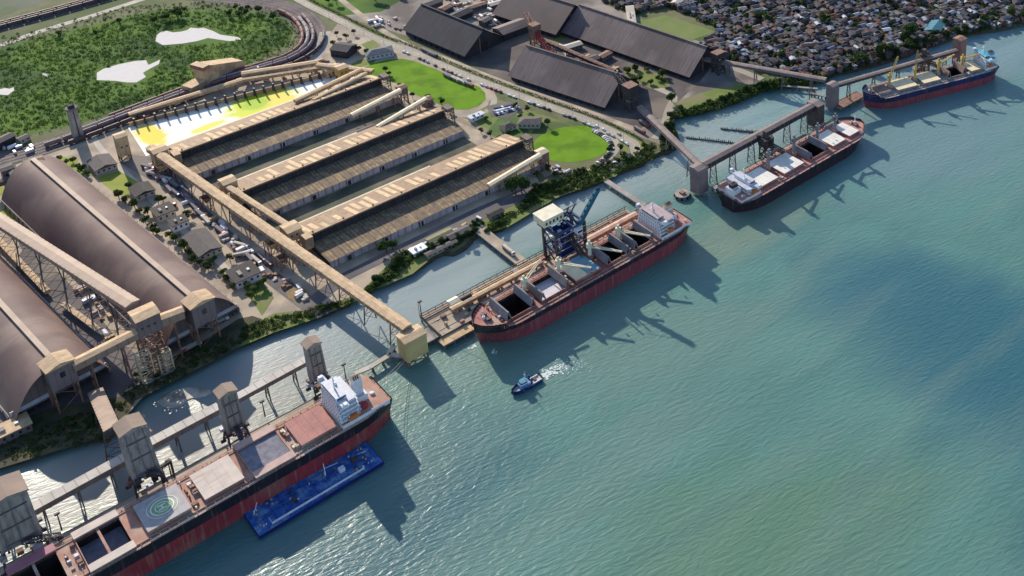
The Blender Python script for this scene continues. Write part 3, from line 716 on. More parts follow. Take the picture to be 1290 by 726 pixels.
# silo chimney
t = thing('silo', 'tall grey cylindrical silo tower standing alone beside the railway', 'silo', *UV(99,173), LZ)
MB().tube((0,0,0),(0,0,30),4.8,conc,20,4.3).build('shaft', t)
cb_ = MB(); cb_.tube((0,0,29.5),(0,0,31.2),5.3,conc_d,20); cb_.box(-2.5,2.5,-2,2,31.2,34,coal); cb_.tube((2,1,31),(2,1,37),.25,steel_dark,6); cb_.build('cap', t)
ld = MB(); ld.box(-.4,.4,-5.2,-4.9,0,30,steel_dark); ld.build('ladder', t)
# yard lattice and hoppers under the galleries
def hopper(label, px, py, s=1, m=None):
    m = m or tan; t = thing('hopper', label, 'hopper', *UV(px, py), LZ)
    b = MB(); h = 4*s
    b.v += [(-h,-h,12*s),(h,-h,12*s),(h,h,12*s),(-h,h,12*s),(-1,-1,6*s),(1,-1,6*s),(1,1,6*s),(-1,1,6*s)]
    k = b.mi(m)
    for q in ((0,1,5,4),(1,2,6,5),(2,3,7,6),(3,0,4,7),(4,5,6,7)): b.f.append(q); b.m.append(k)
    b.build('bin', t)
    l = MB()
    for i in (-1,1):
        for j in (-1,1): l.box(i*h-.3,i*h+.3,j*h-.3,j*h+.3,0,12*s,rust)
    for z in (4*s, 12*s):
        l.beam((-h,-h,z),(h,-h,z),.3,.3,rust); l.beam((h,-h,z),(h,h,z),.3,.3,rust); l.beam((h,h,z),(-h,h,z),.3,.3,rust); l.beam((-h,h,z),(-h,-h,z),.3,.3,rust)
    l.beam((-h,-h,0),(h,-h,12*s),.25,.25,rust); l.beam((h,h,0),(-h,h,12*s),.25,.25,rust); l.build('frame', t); return t
hopper('tan loading hopper under the main gallery at the storage bay end', 205, 222)
hopper('brown loading hopper below the gallery next to the middle shed', 262, 262, .9, rust)
hopper('tan loading hopper beside the gallery corner of the nearest shed', 345, 322, 1.1)
hopper('brown loading hopper beside the gallery left of the nearest shed corner', 358, 338, .9, rust)
hopper('small pale hopper in the yard under the middle of the main gallery', 322, 285, .8, beige)
# ---- arched warehouses
pinktan = mat('pinkish_tan_roof', (.50,.36,.27), (.40,.29,.22), .1, .7)
browntan = mat('brown_tan_cladding', (.34,.24,.18), (.26,.19,.15), .1, .8)
def arched(label, u, v, Wd, L, a, mark):
    t = thing('arched_warehouse', label, 'warehouse', u, v, LZ, a)
    hw = Wd/2; prof = []
    for i in range(25):
        s_ = -1+2*i/24; ang = s_*math.pi/2
        x = hw*math.sin(ang); z = 5+26*(1-abs(math.sin(ang))**2.5)
        prof.append((x, z))
    r = MB(); nseg = 28
    for k in range(nseg):
        y0, y1 = -7+(L+7)*k/nseg, -7+(L+7)*(k+1)/nseg
        if k == 0: r.v += [(x,y0,z) for x, z in prof]; r.mi(archroof)
        r.v += [(x,y1,z) for x, z in prof]
        for i in range(24): r.f.append((k*25+i,k*25+i+1,(k+1)*25+i+1,(k+1)*25+i)); r.m.append(0)
    ro = r.build('roof', t, smooth=True)
    w = MB()
    for y in (0, L-1):
        w.poly([(-hw,y,4.9)]+[(x*.995,y,z-.3) for x, z in prof]+[(hw,y,4.9)], archwall)
        if y == 0: w.poly([(-hw,y,8.),(hw,y,8.),(hw,y+5,4),(-hw,y+5,4)], coal)
    w.box(-hw-.6,-hw+.2,0,L,0,5.3,conc); w.box(hw-.2,hw+.6,0,L,0,5.3,conc); w.build('wall', t)
    f = MB()
    for x in range(-24, 25, 6): f.box(x-.25,x+.25,-.35,-.05,5,5+24*(1-(abs(x)/hw)**2.5),archwall)
    for x in range(-26, 27, 5): f.box(x-.3,x+.3,.5,1.1,0,6,steel_dark)
    f.box(-hw,-6,-.6,-.1,6.5,9.5,whitegrey); f.box(8,hw-1,-.6,-.1,6.5,9.5,whitegrey); f.build('gable_frame', t)
    g = MB(); g.box(-1.7,1.7,-2,L-4,30.6,32.8,archwall,pinktan)
    for k in range(int(L/8)): g.box(1.7,1.8,k*8+1,k*8+6.5,31.2,32.3,glass)
    g.build('ridge_gallery', t)
    hh = MB(); hh.box(-8,8,-15,-1.5,18,34.5,archwall); hh.extr([(-9,34.5),(9,34.5),(9,34.9),(0,37.5),(-9,34.9)], -15.8, -1, tan_roof, axis='y'); h = hh.build('head_house', t)
    MB().box(-1.5,1.5,-15.2,-15.003,26,30,glass).build('window', h)
    lg = MB()
    for i in (-7,7):
        for j in (-14,-3): lg.box(i-.5,i+.5,j-.5,j+.5,0,18,rust)
        lg.beam((i,-14,0),(i,-3,18),.35,.35,rust); lg.beam((i,-3,0),(i,-14,18),.35,.35,rust)
    lg.beam((-7,-14,0),(7,-14,9),.35,.35,rust); lg.beam((7,-14,9),(-7,-14,18),.35,.35,rust); lg.build('head_frame', t)
    for s_ in (-1,1):
        for k in range(int(L/9)): MB().box(s_*(hw+.603), s_*(hw+1.3), k*9+2, k*9+2.7, 0, 5, conc_d).build('buttress', t)
    return t
arched('large mauve arched warehouse nearer the ribbed sheds, whole roof in view', 182, 752, 57, 283, 5.7, 1)
arched('large mauve arched warehouse cut by the left edge of the photo', 94, 754, 60, 290, 5.7, 2)
pg('broad tan gallery slanting down between the two arched warehouses', (168,389,40), (-40,256,27), w=9, h=4.5, wall=browntan, roof=pinktan, legs=7, legm=archwall)
house_box('grey-tan square transfer tower between the two arched warehouses', 150, 748, 15, 15, 30, 43, archwall, tan_roof, name='transfer_tower', cat='tower')
gallery('tan gallery from the transfer tower to the head of the nearer arched warehouse', W(158,744,31), W(172,742,31), w=7, h=6, wall=browntan, legs=1)
gallery('tan gallery from the transfer tower to the head of the left arched warehouse', W(142,744,30), W(102,742,29), w=7, h=5, wall=browntan, legs=2)
gallery('narrow pale service conveyor on the ground between the arched warehouses', G(-6,300,5), G(60,370,5), w=3.5, h=2.5, wall=beige, legs=0)
gallery('second narrow pale service conveyor on the ground nearer the transfer tower', G(80,385,5), G(124,418,5), w=3, h=2.2, wall=whitegrey, legs=0)
lt = thing('lattice_trestle', 'rusty lattice trestle standing below the transfer tower', 'trestle', 146, 732, LZ)
lb = MB()
for i in range(3):
    lb.lattice((-6+i*6,0,0), (-6+i*6,0,22-3*i), 5, 8, rust if i%2 else beige, .4, 6)
lb.build('truss', lt); MB().box(-9,9,-5,5,0,1,conc).build('footing', lt)
pg('brown pipe gallery running left behind the nearer arched warehouse', (60,214,9), (-30,243,12), w=6, h=4, wall=archwall, roof=greyroof, legs=3)
pg('short brown gallery crossing behind the nearer arched warehouse', (15,215,14), (34,250,14), w=6, h=4, wall=archwall, roof=greyroof, legs=2)
house_box('brown transfer house behind the arched warehouse at the left edge', *UV(14,232), 9, 9, 10, 19, archwall, greyroof)
house_box('brown transfer house on the back ridge of the nearer arched warehouse', *UV(57,240), 9, 9, 20, 33, archwall, rust)
house_box('grey pump house between railway and arched warehouse', *UV(42,210), 12, 9, 3, 9, whitegrey, greyroof, legs=False)
# ---- low buildings
def bldg(label, px, py, sx, sy, h, a=0, wall=plaster, roof=slate, kind='gable', z=LZ, name='low_building', cat='building', group=None):
    u, v = UV(px, py); t = thing(name, label, cat, u, v, z, a, group)
    MB().box(-sx/2, sx/2, -sy/2, sy/2, 0, h, wall).build('wall', t)
    r = MB(); o = .8
    if kind == 'gable':
        rh = min(sx, sy)*.17
        if sx >= sy: r.extr([(-sy/2-o,h-.1),(sy/2+o,h-.1),(sy/2+o,h+.15),(0,h+rh),(-sy/2-o,h+.15)], -sx/2-o, sx/2+o, roof)
        else: r.extr([(-sx/2-o,h-.1),(sx/2+o,h-.1),(sx/2+o,h+.15),(0,h+rh),(-sx/2-o,h+.15)], -sy/2-o, sy/2+o, roof, axis='y')
    elif kind == 'flat':
        r.box(-sx/2-o, sx/2+o, -sy/2-o, sy/2+o, h+.003, h+.6, roof)
        r.box(-sx*.25, -sx*.1, -sy*.2, sy*.1, h+.6, h+1.9, conc); r.box(sx*.15, sx*.25, -sy*.1, sy*.05, h+.6, h+1.5, whitegrey)
    else:
        k = min(sx, sy)/2; i = len(r.v); m_ = r.mi(roof); rh = k*.35
        X, Y = sx/2+o, sy/2+o; rx, ry = (X-k, 0) if sx > sy else (0, Y-k)
        r.v += [(-X,-Y,h),(X,-Y,h),(X,Y,h),(-X,Y,h),(-rx,-ry,h+rh),(rx,ry,h+rh)]
        qs = ((0,1,5,4),(1,2,5),(2,3,4,5),(3,0,4)) if sx > sy else ((0,1,4),(1,2,5,4),(2,3,5),(3,0,4,5))
        for q in qs: r.f.append(tuple(i+b for b in q)); r.m.append(m_)
    r.build('roof', t)
    n = max(1, int(sx/4))
    for i in range(n):
        x = -sx/2+sx*(i+.5)/n
        MB().box(x-.8, x+.8, -sy/2-.05, -sy/2-.003, h*.4, h*.75, glass).build('window', t)
    MB().box(sx/2+.003, sx/2+.06, -1, 1, .05, min(2.6, h*.8), coal).build('door', t)
    return t
bldg('brown-roofed workshop by the rail side end of the nearer arched warehouse', 130, 211, 17, 22, 5, 0, plaster, greyroof)
bldg('dark-roofed office surrounded by trees beside the nearer arched warehouse', 180, 245, 15, 17, 5, 0, plaster, slate)
bldg('black flat-roofed block second along the street by the arched warehouse', 207, 272, 14, 15, 6, 0, plaster, slate, 'flat')
bldg('small black flat-roofed hut with a white base beside the tan pavement', 226, 286, 12, 11, 6, 0, white, slate, 'flat')
bldg('long grey ribbed-roof store in the row beside the tan pavement', 256, 312, 17, 34, 5, 0, plaster, greyroof)
bldg('black-roofed building with white edge nearest the river in the row', 308, 351, 18, 19, 6, 0, white, slate, 'flat')
bldg('white flat-roofed cabin on the bank below the nearest shed', 527, 319, 11, 7, 4, 0, white, white, 'flat')
bldg('olive-brown low shed on the bank between white cabin and trestle', 555, 303, 20, 9, 4, 0, plaster, mat('moss_roof', (.2,.19,.1), None, .3))
bldg('grey-brown low shed on the bank right by the trestle road', 578, 298, 18, 8, 4, 0, conc_d, greyroof)
bldg('long thin grey shed at the edge of the bank', 556, 316, 26, 4, 3, 0, conc, greyroof)
bldg('grey hut with dark roof on the bank right of the trestle road', 624, 272, 12, 7, 3.5, 0, conc, slate)
bldg('black-roofed house between rail curve and field', 434, 68, 20, 18, 8, -60, coal, coalroof2)
bldg('blue-grey hip-roofed house at the left tip of the half-round field', 478, 70, 27, 16, 5, -20, whitegrey, mat('bluegrey_roof', (.09,.11,.14), None, .2), 'hip')
bldg('brown-roofed house left of the oval field', 668, 158, 20, 12, 5, -45, plaster, greyroof, 'hip')
bldg('grey hut in the small garden above the sheds', 640, 163, 12, 10, 4, 0, plaster, slate, 'hip')
bldg('white hut left of the car park', 600, 150, 14, 6, 4, 0, white, whitegrey, 'flat')
bldg('long grey roof strip lying between first and middle shed', 450, 172, 34, 7, 4, 0, conc, greyroof)
bldg('grey flat-roofed building at the left picture edge above the bank', 14, 548, 22, 12, 6, 0, archwall, tan_roof, 'flat')
bldg('dark hut on a rail siding at the left edge', 6, 183, 16, 10, 7, 20, coal, greyroof)
bldg('pale hut beside the railway at the left edge', 30, 178, 9, 7, 4, 20, plaster, greyroof)
# ---- coal sheds
def coalshed(label, u, v, a, L, Wd, h, rise, roof, name='coal_shed'):
    """root = near corner of the river end; long axis local +y away from the river"""
    t = thing(name, label, 'shed', u, v, LZ, a)
    MB().extr([(0,0),(Wd,0),(Wd,h-.1),(Wd/2,h+rise-.5),(0,h-.1)], 0, L, coal, axis='y').build('wall', t)
    r = MB(); r.poly([(-2,-3,h-.3),(-2,L+3,h-.3),(Wd/2,L+3,h+rise),(Wd/2,-3,h+rise)], roof)
    r.poly([(Wd+2,-3,h-.3),(Wd/2,-3,h+rise),(Wd/2,L+3,h+rise),(Wd+2,L+3,h-.3)], roof)
    r.box(Wd/2-.8, Wd/2+.8, -3, L+3, h+rise-.2, h+rise+.8, roof); r.build('roof', t)
    for i in range(int(L/9)): MB().box(-1.6,-.003,i*9,i*9+.6,0,h-1.2,coal).build('buttress', t)
    d = MB(); d.box(Wd/2-5,Wd/2+5,-.3,-.003,0.1,h+4,holddark); d.box(Wd/2-6,Wd/2-5,-1.2,-.003,0,h+rise*.6,rust); d.build('door', t)
    return t
coalshed('blue-black coal shed nearest the half-round field', 536, 985, 8, 98, 52, 6, 20, coalroof2)
coalshed('dark brown coal shed facing the oval field', 575, 800, 14, 118, 56, 5, 21, coalroof)
coalshed('dark brown coal shed below the soccer field, longest of the coal sheds', 672, 788, 10, 172, 56, 5, 21, coalroof)
coalshed('dark brown coal shed cut by the top edge of the photo', 632, 960, 12, 90, 62, 6, 22, mat('purple_brown_roof', (.12,.085,.085), (.09,.065,.065), .05, .7))
bldg('dark hip-roofed store between the coal sheds', 645, 42, 34, 22, 8, 0, coal, coalroof, 'gable')
bldg('blue-roofed store behind the blue-black coal shed', 578, 24, 30, 14, 6, 10, coal, coalroof2, 'gable')
for i, (x, y, sx, sy, lab, rf) in enumerate([(545,8,20,12,'small grey shed near the top edge left of the scrap yard',greyroof),(600,12,24,8,'reddish long shed in the scrap yard at the top edge',rust),(562,14,14,10,'rusty shed left in the scrap yard',rust),
    (628,8,22,9,'pale shed at the top edge beside the purple-brown coal shed',conc_l),(612,30,12,9,'grey hut behind the ridge of the blue-black coal shed',greyroof),(660,30,10,9,'reddish hut between the coal sheds',rust),(742,80,20,10,'grey machine shed beside the brown coal shed',greyroof),(762,74,14,8,'rusty machine shed behind the brown coal shed',rust),(722,62,18,9,'pale low roof between the two brown coal sheds',conc_l)]):
    bldg(lab, x, y, sx, sy, 5, R.uniform(-10,30), conc_d, rf, 'gable')
t = thing('stacker_frame', 'dark lattice stacker frame at the river end of the brown coal shed', 'stacker', *UV(795,138), LZ)
b = MB(); b.lattice((0,0,0),(0,0,22),9,9,steel_dark,.5,4); b.lattice((0,0,20),(4,26,26),4,4,steel_dark,.4,5); b.build('mast', t); MB().box(-6,6,-6,6,20,27,coal,rust).build('cabin', t)
t = thing('stacker_frame', 'red-brown lattice stacker frame between the coal sheds', 'stacker', *UV(675,58), LZ)
b = MB(); b.lattice((0,0,0),(0,0,24),8,8,rust,.5,4); b.lattice((0,0,16),(-6,-40,8),4,4,redp,.4,6); b.lattice((0,0,20),(10,30,24),4,4,rust,.4,5); b.build('mast', t); MB().box(-5,5,-5,5,20,26,rust,rust).build('cabin', t)
t = thing('stacker_frame', 'dark lattice frame at the river end of the longest coal shed', 'stacker', *UV(905,92), LZ)
b = MB(); b.lattice((0,0,0),(0,0,20),10,8,steel_dark,.6,4); b.build('mast', t); MB().box(-6,6,-5,5,18,24,coal,rust).build('cabin', t)
pg('dark conveyor between the coal sheds', (690,55,20), (775,92,10), w=4, h=3, wall=coal, roof=rust, legs=5)
# ================================================================ SHIPS
def lerp(a, b, t): return a+(b-a)*t
def ship(label, us, vc, a, L, B, D, boot, top, deckm, hatches, cranes, house, q, bootz=None, name='bulk_carrier', fc=3.0, railm_=None):
    t = thing(name, label, 'cargo ship', us, vc, 0, a); hb = B/2; bootz = bootz or D*.55
    def deckhw(x):
        f = x/L
        if f < .10: return hb*lerp(.78, 1, math.sin(f/.10*math.pi/2))
        if f < .84: return hb
        g = (f-.84)/.16; return hb*max(0, 1-g**2.3)**.62
    def wlhw(x):
        f = x/L
        if f < .16: return hb*lerp(.35, 1, math.sin(f/.16*math.pi/2)**.8)
        if f < .76: return hb
        g = min(1, (f-.76)/.205); return hb*max(0, 1-g**1.9)**.75
    xs = sorted(set([0, .02*L, .05*L, .08*L, .11*L, .16*L, .2*L, .76*L, .80*L] + [L*(.84+.16*k/12) for k in range(13)] + [h[0] for h in hatches] + [h[1] for h in hatches] + [L*k/16 for k in range(3, 13)]))
    def dk(x): 
        f = x/L; return D + (fc if f > .925 else 0)
    zl = [-1.5, bootz*.5, bootz, lerp(bootz, D, .5), 1e9]
    rings = []
    for x in xs:
        ztop = D + 1.1*(1 if x/L > .9 or x/L < .07 else 0) + (fc if x/L >= .92 else 0) + (1.0*max(0, (x/L-.84)/.16))
        P_ = []
        for z in zl:
            zz = min(z, ztop); tt = max(0, min(1, zz/D)); hw = lerp(wlhw(x), deckhw(x), tt**1.4)
            rk = 0
            if x/L > .9: rk = -(1-tt)*.02*L*((x/L-.9)/.1)
            P_.append((x+rk, hw, zz))
        rings.append(P_)
    h = MB(); n = len(zl)
    kb_, kt_ = h.mi(boot), h.mi(top)
    for s_ in (-1, 1):
        base = len(h.v)
        for P_ in rings: h.v += [(x, s_*y, z) for x, y, z in P_]
        for i in range(len(rings)-1):
            for j in range(n-1):
                qd = (base+i*n+j, base+(i+1)*n+j, base+(i+1)*n+j+1, base+i*n+j+1)
                h.f.append(qd if s_ < 0 else qd[::-1]); h.m.append(kb_ if j < 2 else kt_)
    P0 = rings[0]
    for j in range(n-1): h.poly([(0,-P0[j][1],P0[j][2]),(0,-P0[j+1][1],P0[j+1][2]),(0,P0[j+1][1],P0[j+1][2]),(0,P0[j][1],P0[j][2])], boot if j < 2 else top)
    h.build('hull', t)
    d = MB()
    for i in range(len(xs)-1):
        x0, x1 = xs[i], xs[i+1]; w0, w1 = deckhw(x0)-.05, deckhw(x1)-.05; z = dk((x0+x1)/2)
        hh = [c for c in hatches if c[0] <= x0+.01 and c[1] >= x1-.01 and c[3] != 'closed']
        if hh:
            hw = hh[0][2]
            for s_ in (-1, 1): d.poly([(x0,s_*hw,z),(x1,s_*hw,z),(x1,s_*w1,z),(x0,s_*w0,z)][::s_], deckm)
        else: d.poly([(x0,-w0,z),(x1,-w1,z),(x1,w1,z),(x0,w0,z)], deckm)
        if x0/L <= .925 < x1/L or (dk((x0+x1)/2) > D and i and dk((xs[i-1]+x0)/2) == D):
            d.poly([(x0,-w0,D),(x0,w0,D),(x0,w0,D+fc),(x0,-w0,D+fc)], white)
    d.build('deck', t)
    rs = random.Random(int(us))
    for (x0, x1, hw, kind, m, *ex) in hatches:
        c = MB(); cz = D+1.7
        for bx in ((x0-.4,x0,-hw-.4,hw+.4),(x1,x1+.4,-hw-.4,hw+.4),(x0,x1,-hw-.4,-hw),(x0,x1,hw,hw+.4)):
            c.box(*bx, D-.3, cz, deckm)
        for k in range(int((x1-x0)/3)):
            for s_ in (-1,1): c.box(x0+k*3+1, x0+k*3+1.3, s_*(hw+.4), s_*(hw+1.1), D, cz-.2, deckm)
        co = c.build('hatch_coaming', t)
        if kind == 'closed':
            f = MB(); f.box(x0-.8,x1+.8,-hw-.8,hw+.8,cz+.01,cz+1.0,deckm,m)
            for k in range(1, 4): f.box(x0+(x1-x0)*k/4-.12, x0+(x1-x0)*k/4+.12, -hw-.8, hw+.8, cz+1.0, cz+1.12, m)
            f.build('hatch_cover', t)
        else:
            w = MB(); zb = ex[0] if ex else 2.; cm = ex[1] if len(ex) > 1 else holddark
            w.poly([(x0,-hw,zb),(x1,-hw,zb),(x1,hw,zb),(x0,hw,zb)], cm)
            for p, r_ in (((x0,-hw),(x1,-hw)),((x1,-hw),(x1,hw)),((x1,hw),(x0,hw)),((x0,hw),(x0,-hw))):
                w.poly([(*p,zb),(*r_,zb),(*r_,cz),(*p,cz)], holddark)
            w.build('hold', t)
            if kind == 'fold':      # folding covers standing up at the ends
                for xe, s_ in ((x0-1, 1), (x1+1, -1)):
                    f = MB()
                    f.beam((xe, 0, cz+.2), (xe+s_*1.6, 0, cz+6.2), .8, hw*2+1, m, up=(0,1,0))
                    f.v = [(x, y, z) for x, y, z in f.v]
                    f.beam((xe+s_*3.6, 0, cz+.4), (xe+s_*1.9, 0, cz+6.2), .8, hw*2+1, m, up=(0,1,0)); f.build('hatch_cover', t)
            elif kind == 'side':
                for s_ in (-1, 1):
                    f = MB(); f.box(x0-.6,x1+.6,s_*(hw+.2),s_*min(hw*1.0+6.6, hb-.5),cz+.02,cz+1.,deckm,m); f.build('hatch_cover', t)
                if zb < D: f = MB(); f.box((x0+x1)/2-.7,(x0+x1)/2+.7,-hw,hw,cz-2.2,cz-.1,deckm); f.build('cross_beam', t)
    # deck fittings
    g = MB()
    for i in range(len(hatches)):
        x = hatches[i][0]-3.2 if i % 2 else hatches[i][1]+2.5
        for _ in range(7):
            yy = rs.uniform(-hb*.75, hb*.75); s = rs.uniform(.5,1.3); g.box(x-s+rs.uniform(-1,1), x+s, yy-s, yy+s, D, D+rs.uniform(.8,2.2), rs.choice((deckm, beige, rust, whitegrey)))
    for s_ in (-1, 1):
        for k in range(int(L*.7/5)): 
            x = L*.16+k*5; g.box(x-.25, x+.25, s_*(hb-2.2), s_*(hb-1.7), D, D+1., deckm)
        g.beam((L*.14, s_*(hb-3.1), D+.5), (L*.9, s_*(hb-3.1), D+.5), .35, .35, rust)
        g.beam((L*.14, s_*(hb-3.8), D+.4), (L*.9, s_*(hb-3.8), D+.4), .25, .25, beige)
    g.build('deck_fittings', t)
    rl = MB()
    for s_ in (-1, 1):
        xs2 = [L*k/60 for k in range(1, 56)]
        for i in range(len(xs2)-1):
            p = (xs2[i], s_*(deckhw(xs2[i])-.25), dk(xs2[i])+1.1); r_ = (xs2[i+1], s_*(deckhw(xs2[i+1])-.25), dk(xs2[i+1])+1.1)
            if abs(p[2]-r_[2]) > 1: continue
            rl.beam(p, r_, .09, .09, railm_ or white); rl.beam((p[0],p[1],p[2]-1.1), p, .09, .09, railm_ or white)
    rl.build('railing', t)
    # forecastle gear
    fz = D+fc; f = MB()
    for s_ in (-1, 1):
        f.box(L*.945-2, L*.945+1.5, s_*3.2-1.3, s_*3.2+1.3, fz, fz+1.8, rs.choice((beige, rust)))
        f.tube((L*.945, s_*4.8, fz+1.1), (L*.945, s_*1.8, fz+1.1), 1.0, steel_dark, 8)
        for k in range(4): f.tube((L*(.93+.013*k), s_*(deckhw(L*(.93+.013*k))-1.6), fz), (L*(.93+.013*k), s_*(deckhw(L*(.93+.013*k))-1.6), fz+1.1), .4, steel_dark, 6)
    f.build('winch', t)
    mm = MB(); mm.tube((L*.955,0,fz),(L*.955,0,fz+9),.45,white,6,.25); mm.beam((L*.955,-1.6,fz+6.5),(L*.955,1.6,fz+6.5),.25,.25,white); mm.box(L*.955-.9,L*.955+.9,-.9,.9,fz,fz+2.6,white); mm.build('foremast', t)
    # cranes
    for (x, y, m, ph, col, jd, je, jl) in cranes:
        cb = MB(); cb.box(x-1.9,x+1.9,y-1.9,y+1.9,D,D+4,deckm); cb.tube((x,y,D+3.9),(x,y,D+ph),1.5,m,10,1.3); cr = cb.build('crane_post', t)
        ja = D2(jd); jx, jy = math.cos(ja), math.sin(ja); z = D+ph
        hd = MB(); c0 = Vector((x,y,z)); fw_ = Vector((jx,jy,0)); sd_ = Vector((-jy,jx,0))
        hd.beam(c0-fw_*2+Vector((0,0,1.6)), c0+fw_*2+Vector((0,0,1.6)), 3.2, 3.6, m); hd.beam(c0+Vector((0,0,3.3)), c0+Vector((0,0,6)), 1.2, 1.8, m)
        hd.beam(c0+fw_*1.2+sd_*1.7+Vector((0,0,1.8)), c0+fw_*2.4+sd_*1.7+Vector((0,0,1.8)), .9, 1.6, glass)
        hd.build('crane_house', t)
        e = D2(je); tip = c0 + fw_*(jl*math.cos(e)) + Vector((0,0,jl*math.sin(e)+1)); b0 = c0+fw_*1.6+Vector((0,0,.8))
        j = MB()
        for s_ in (-1, 1): j.beam(b0+sd_*(s_*1.1), tip+sd_*(s_*.45), .55, .9, col)
        for k in range(1, 7):
            p = b0+(tip-b0)*(k/7); w_ = 1.1-.65*k/7; j.beam(p+sd_*w_, p-sd_*w_, .35, .4, col)
        j.beam(c0+Vector((0,0,6)), tip, .12, .12, steel_dark); j.beam(tip, tip-Vector((0,0,3.5)), .15, .15, steel_dark); j.box(tip.x-.5,tip.x+.5,tip.y-.5,tip.y+.5,tip.z-4.6,tip.z-3.4,redp)
        j.build('crane_jib', t)
    # superstructure
    xf, dep, hw, tiers, wallm, funm, roofm = house; th = 2.75
    A = MB(); z = D
    A.box(2.5, xf, -hw*1.0, hw*1.0, D, D+th, wallm, deckm)
    for k in range(1, tiers):
        sh_ = 1.0-.035*k; A.box(xf-dep+.3*k, xf-.12*k, -hw*sh_*.9, hw*sh_*.9, D+th*k+.003, D+th*(k+1), wallm, roofm)
        A.box(xf-dep-1.5+.3*k, xf-dep+.3*k, -hw*sh_*.9, hw*sh_*.9, D+th*(k+1)-.25, D+th*(k+1), wallm, roofm)
        for s_ in (-1, 1): A.box(xf-dep+.3*k, xf-1-.12*k, s_*hw*sh_*.9, s_*(hw*sh_*.9+1.4), D+th*(k+1)-.25, D+th*(k+1)-.02, wallm, roofm)
    A.build('accommodation', t)
    zb = D+th*tiers; br = MB(); br.box(xf-7.5, xf-.8, -hw*.62, hw*.62, zb+.003, zb+th+.2, wallm, roofm)
    br.box(xf-5.5, xf-1.2, -hb+.4, hb-.4, zb+.01, zb+1.2, wallm, roofm)
    for s_ in (-1,1): br.box(xf-4.6, xf-1.6, s_*(hb-2.4), s_*(hb-.4), zb+1.2, zb+2.6, wallm)
    bo = br.build('bridge', t)
    wn = MB(); wn.box(xf-.85, xf-.74, -hw*.58, hw*.58, zb+1.3, zb+2.3, glass)
    for s_ in (-1,1): wn.box(xf-7, xf-1.5, s_*hw*.62+s_*.003, s_*hw*.62+s_*.06, zb+1.3, zb+2.3, glass)
    wn.build('bridge_windows', bo)
    pw = MB()
    for k in range(1, tiers):
        xx = xf-.12*k; w_ = hw*(1-.035*k)*.9
        for i in range(9):
            y = -w_*.85+1.7*w_*i/8; pw.box(xx+.003, xx+.06, y-.4, y+.4, D+th*k+1.0, D+th*k+1.9, glass)
        for i in range(4):
            x = xf-dep+2+.3*k+(dep-4)*i/3
            for s_ in (-1,1): pw.box(x-.4, x+.4, s_*(w_+.003), s_*(w_+.06), D+th*k+1.0, D+th*k+1.9, glass)
    pw.build('porthole_rows', t)
    ms = MB(); mz = zb+th+.2; ms.tube((xf-4.5,0,mz),(xf-4.5,0,mz+9),.5,wallm,6,.3); ms.beam((xf-4.5,-3,mz+5),(xf-4.5,3,mz+5),.25,.25,wallm); ms.beam((xf-4.5,-1.8,mz+7),(xf-4.5,1.8,mz+7),.6,.25,wallm); ms.tube((xf-6.5,-3,mz),(xf-6.5,-3,mz+1.5),.9,white,8,.6); ms.build('radar_mast', t)
    fu = MB(); fx = xf-dep-5; fz = D+th*tiers+2.5
    fu.prism([(fx-3.2,-2.4),(fx+2.6,-2.6),(fx+3.2,0),(fx+2.6,2.6),(fx-3.2,2.4)], D+th, fz, funm, steel_dark); fu.box(fx-4.5,fx+4,-5,5,D+th+.003,D+th*2.6,wallm,roofm)
    fo = fu.build('funnel', t)
    fb = MB(); fb.prism([(fx-3.26,-2.46),(fx+2.66,-2.66),(fx+3.26,0),(fx+2.66,2.66),(fx-3.26,2.46)], fz-5, fz-3, white)
    for i in range(3): fb.tube((fx-1.5+i*1.3,0,fz),(fx-1.8+i*1.3,0,fz+1.6),.4,steel_dark,6)
    fb.build('funnel_band', fo)
    for s_ in (-1, 1):
        lb = MB(); y = s_*(hw*.9+1.2); x = xf-dep*.6
        lb.prism([(x-3.6,y-.9),(x-2.4,y-1.3),(x+2.6,y-1.3),(x+3.8,y),(x+2.6,y+1.3),(x-2.4,y+1.3),(x-3.6,y+.9)], D+th*1.5, D+th*1.5+1.5, orange); lb.box(x-2.5,x+2,y-.9,y+.9,D+th*1.5+1.5,D+th*1.5+2.3,orange)
        lb.box(x-3,x-2.7,y-s_*1.4-.2,y+.2,D+th,D+th*1.5+3,white); lb.box(x+2.4,x+2.7,y-s_*1.4-.2,y+.2,D+th,D+th*1.5+3,white); lb.build('lifeboat', t)
    ag = MB()
    for s_ in (-1,1):
        ag.box(1.2, 3, s_*hw*.55-1.2, s_*hw*.55+1.2, D, D+1.5, rust); ag.tube((3.4,s_*hw*.3-1,D+.9),(3.4,s_*hw*.3+1,D+.9),.8,steel_dark,8)
        for k in range(6): ag.tube((1+k*2.1,s_*(deckhw(1+k*2.1)-1.1),D),(1+k*2.1,s_*(deckhw(1+k*2.1)-1.1),D+1.),.35,steel_dark,6)
    for _ in range(6): 
        yy = rs.uniform(-hw*.8,hw*.8); xx = rs.uniform(4, max(5, xf-dep-2)); s = rs.uniform(.5,1.2); ag.box(xx-s,xx+s,yy-s,yy+s,D+th,D+th+rs.uniform(.8,2),rs.choice((beige,white,whitegrey,redp)))
    ag.build('stern_gear', t)
    return t
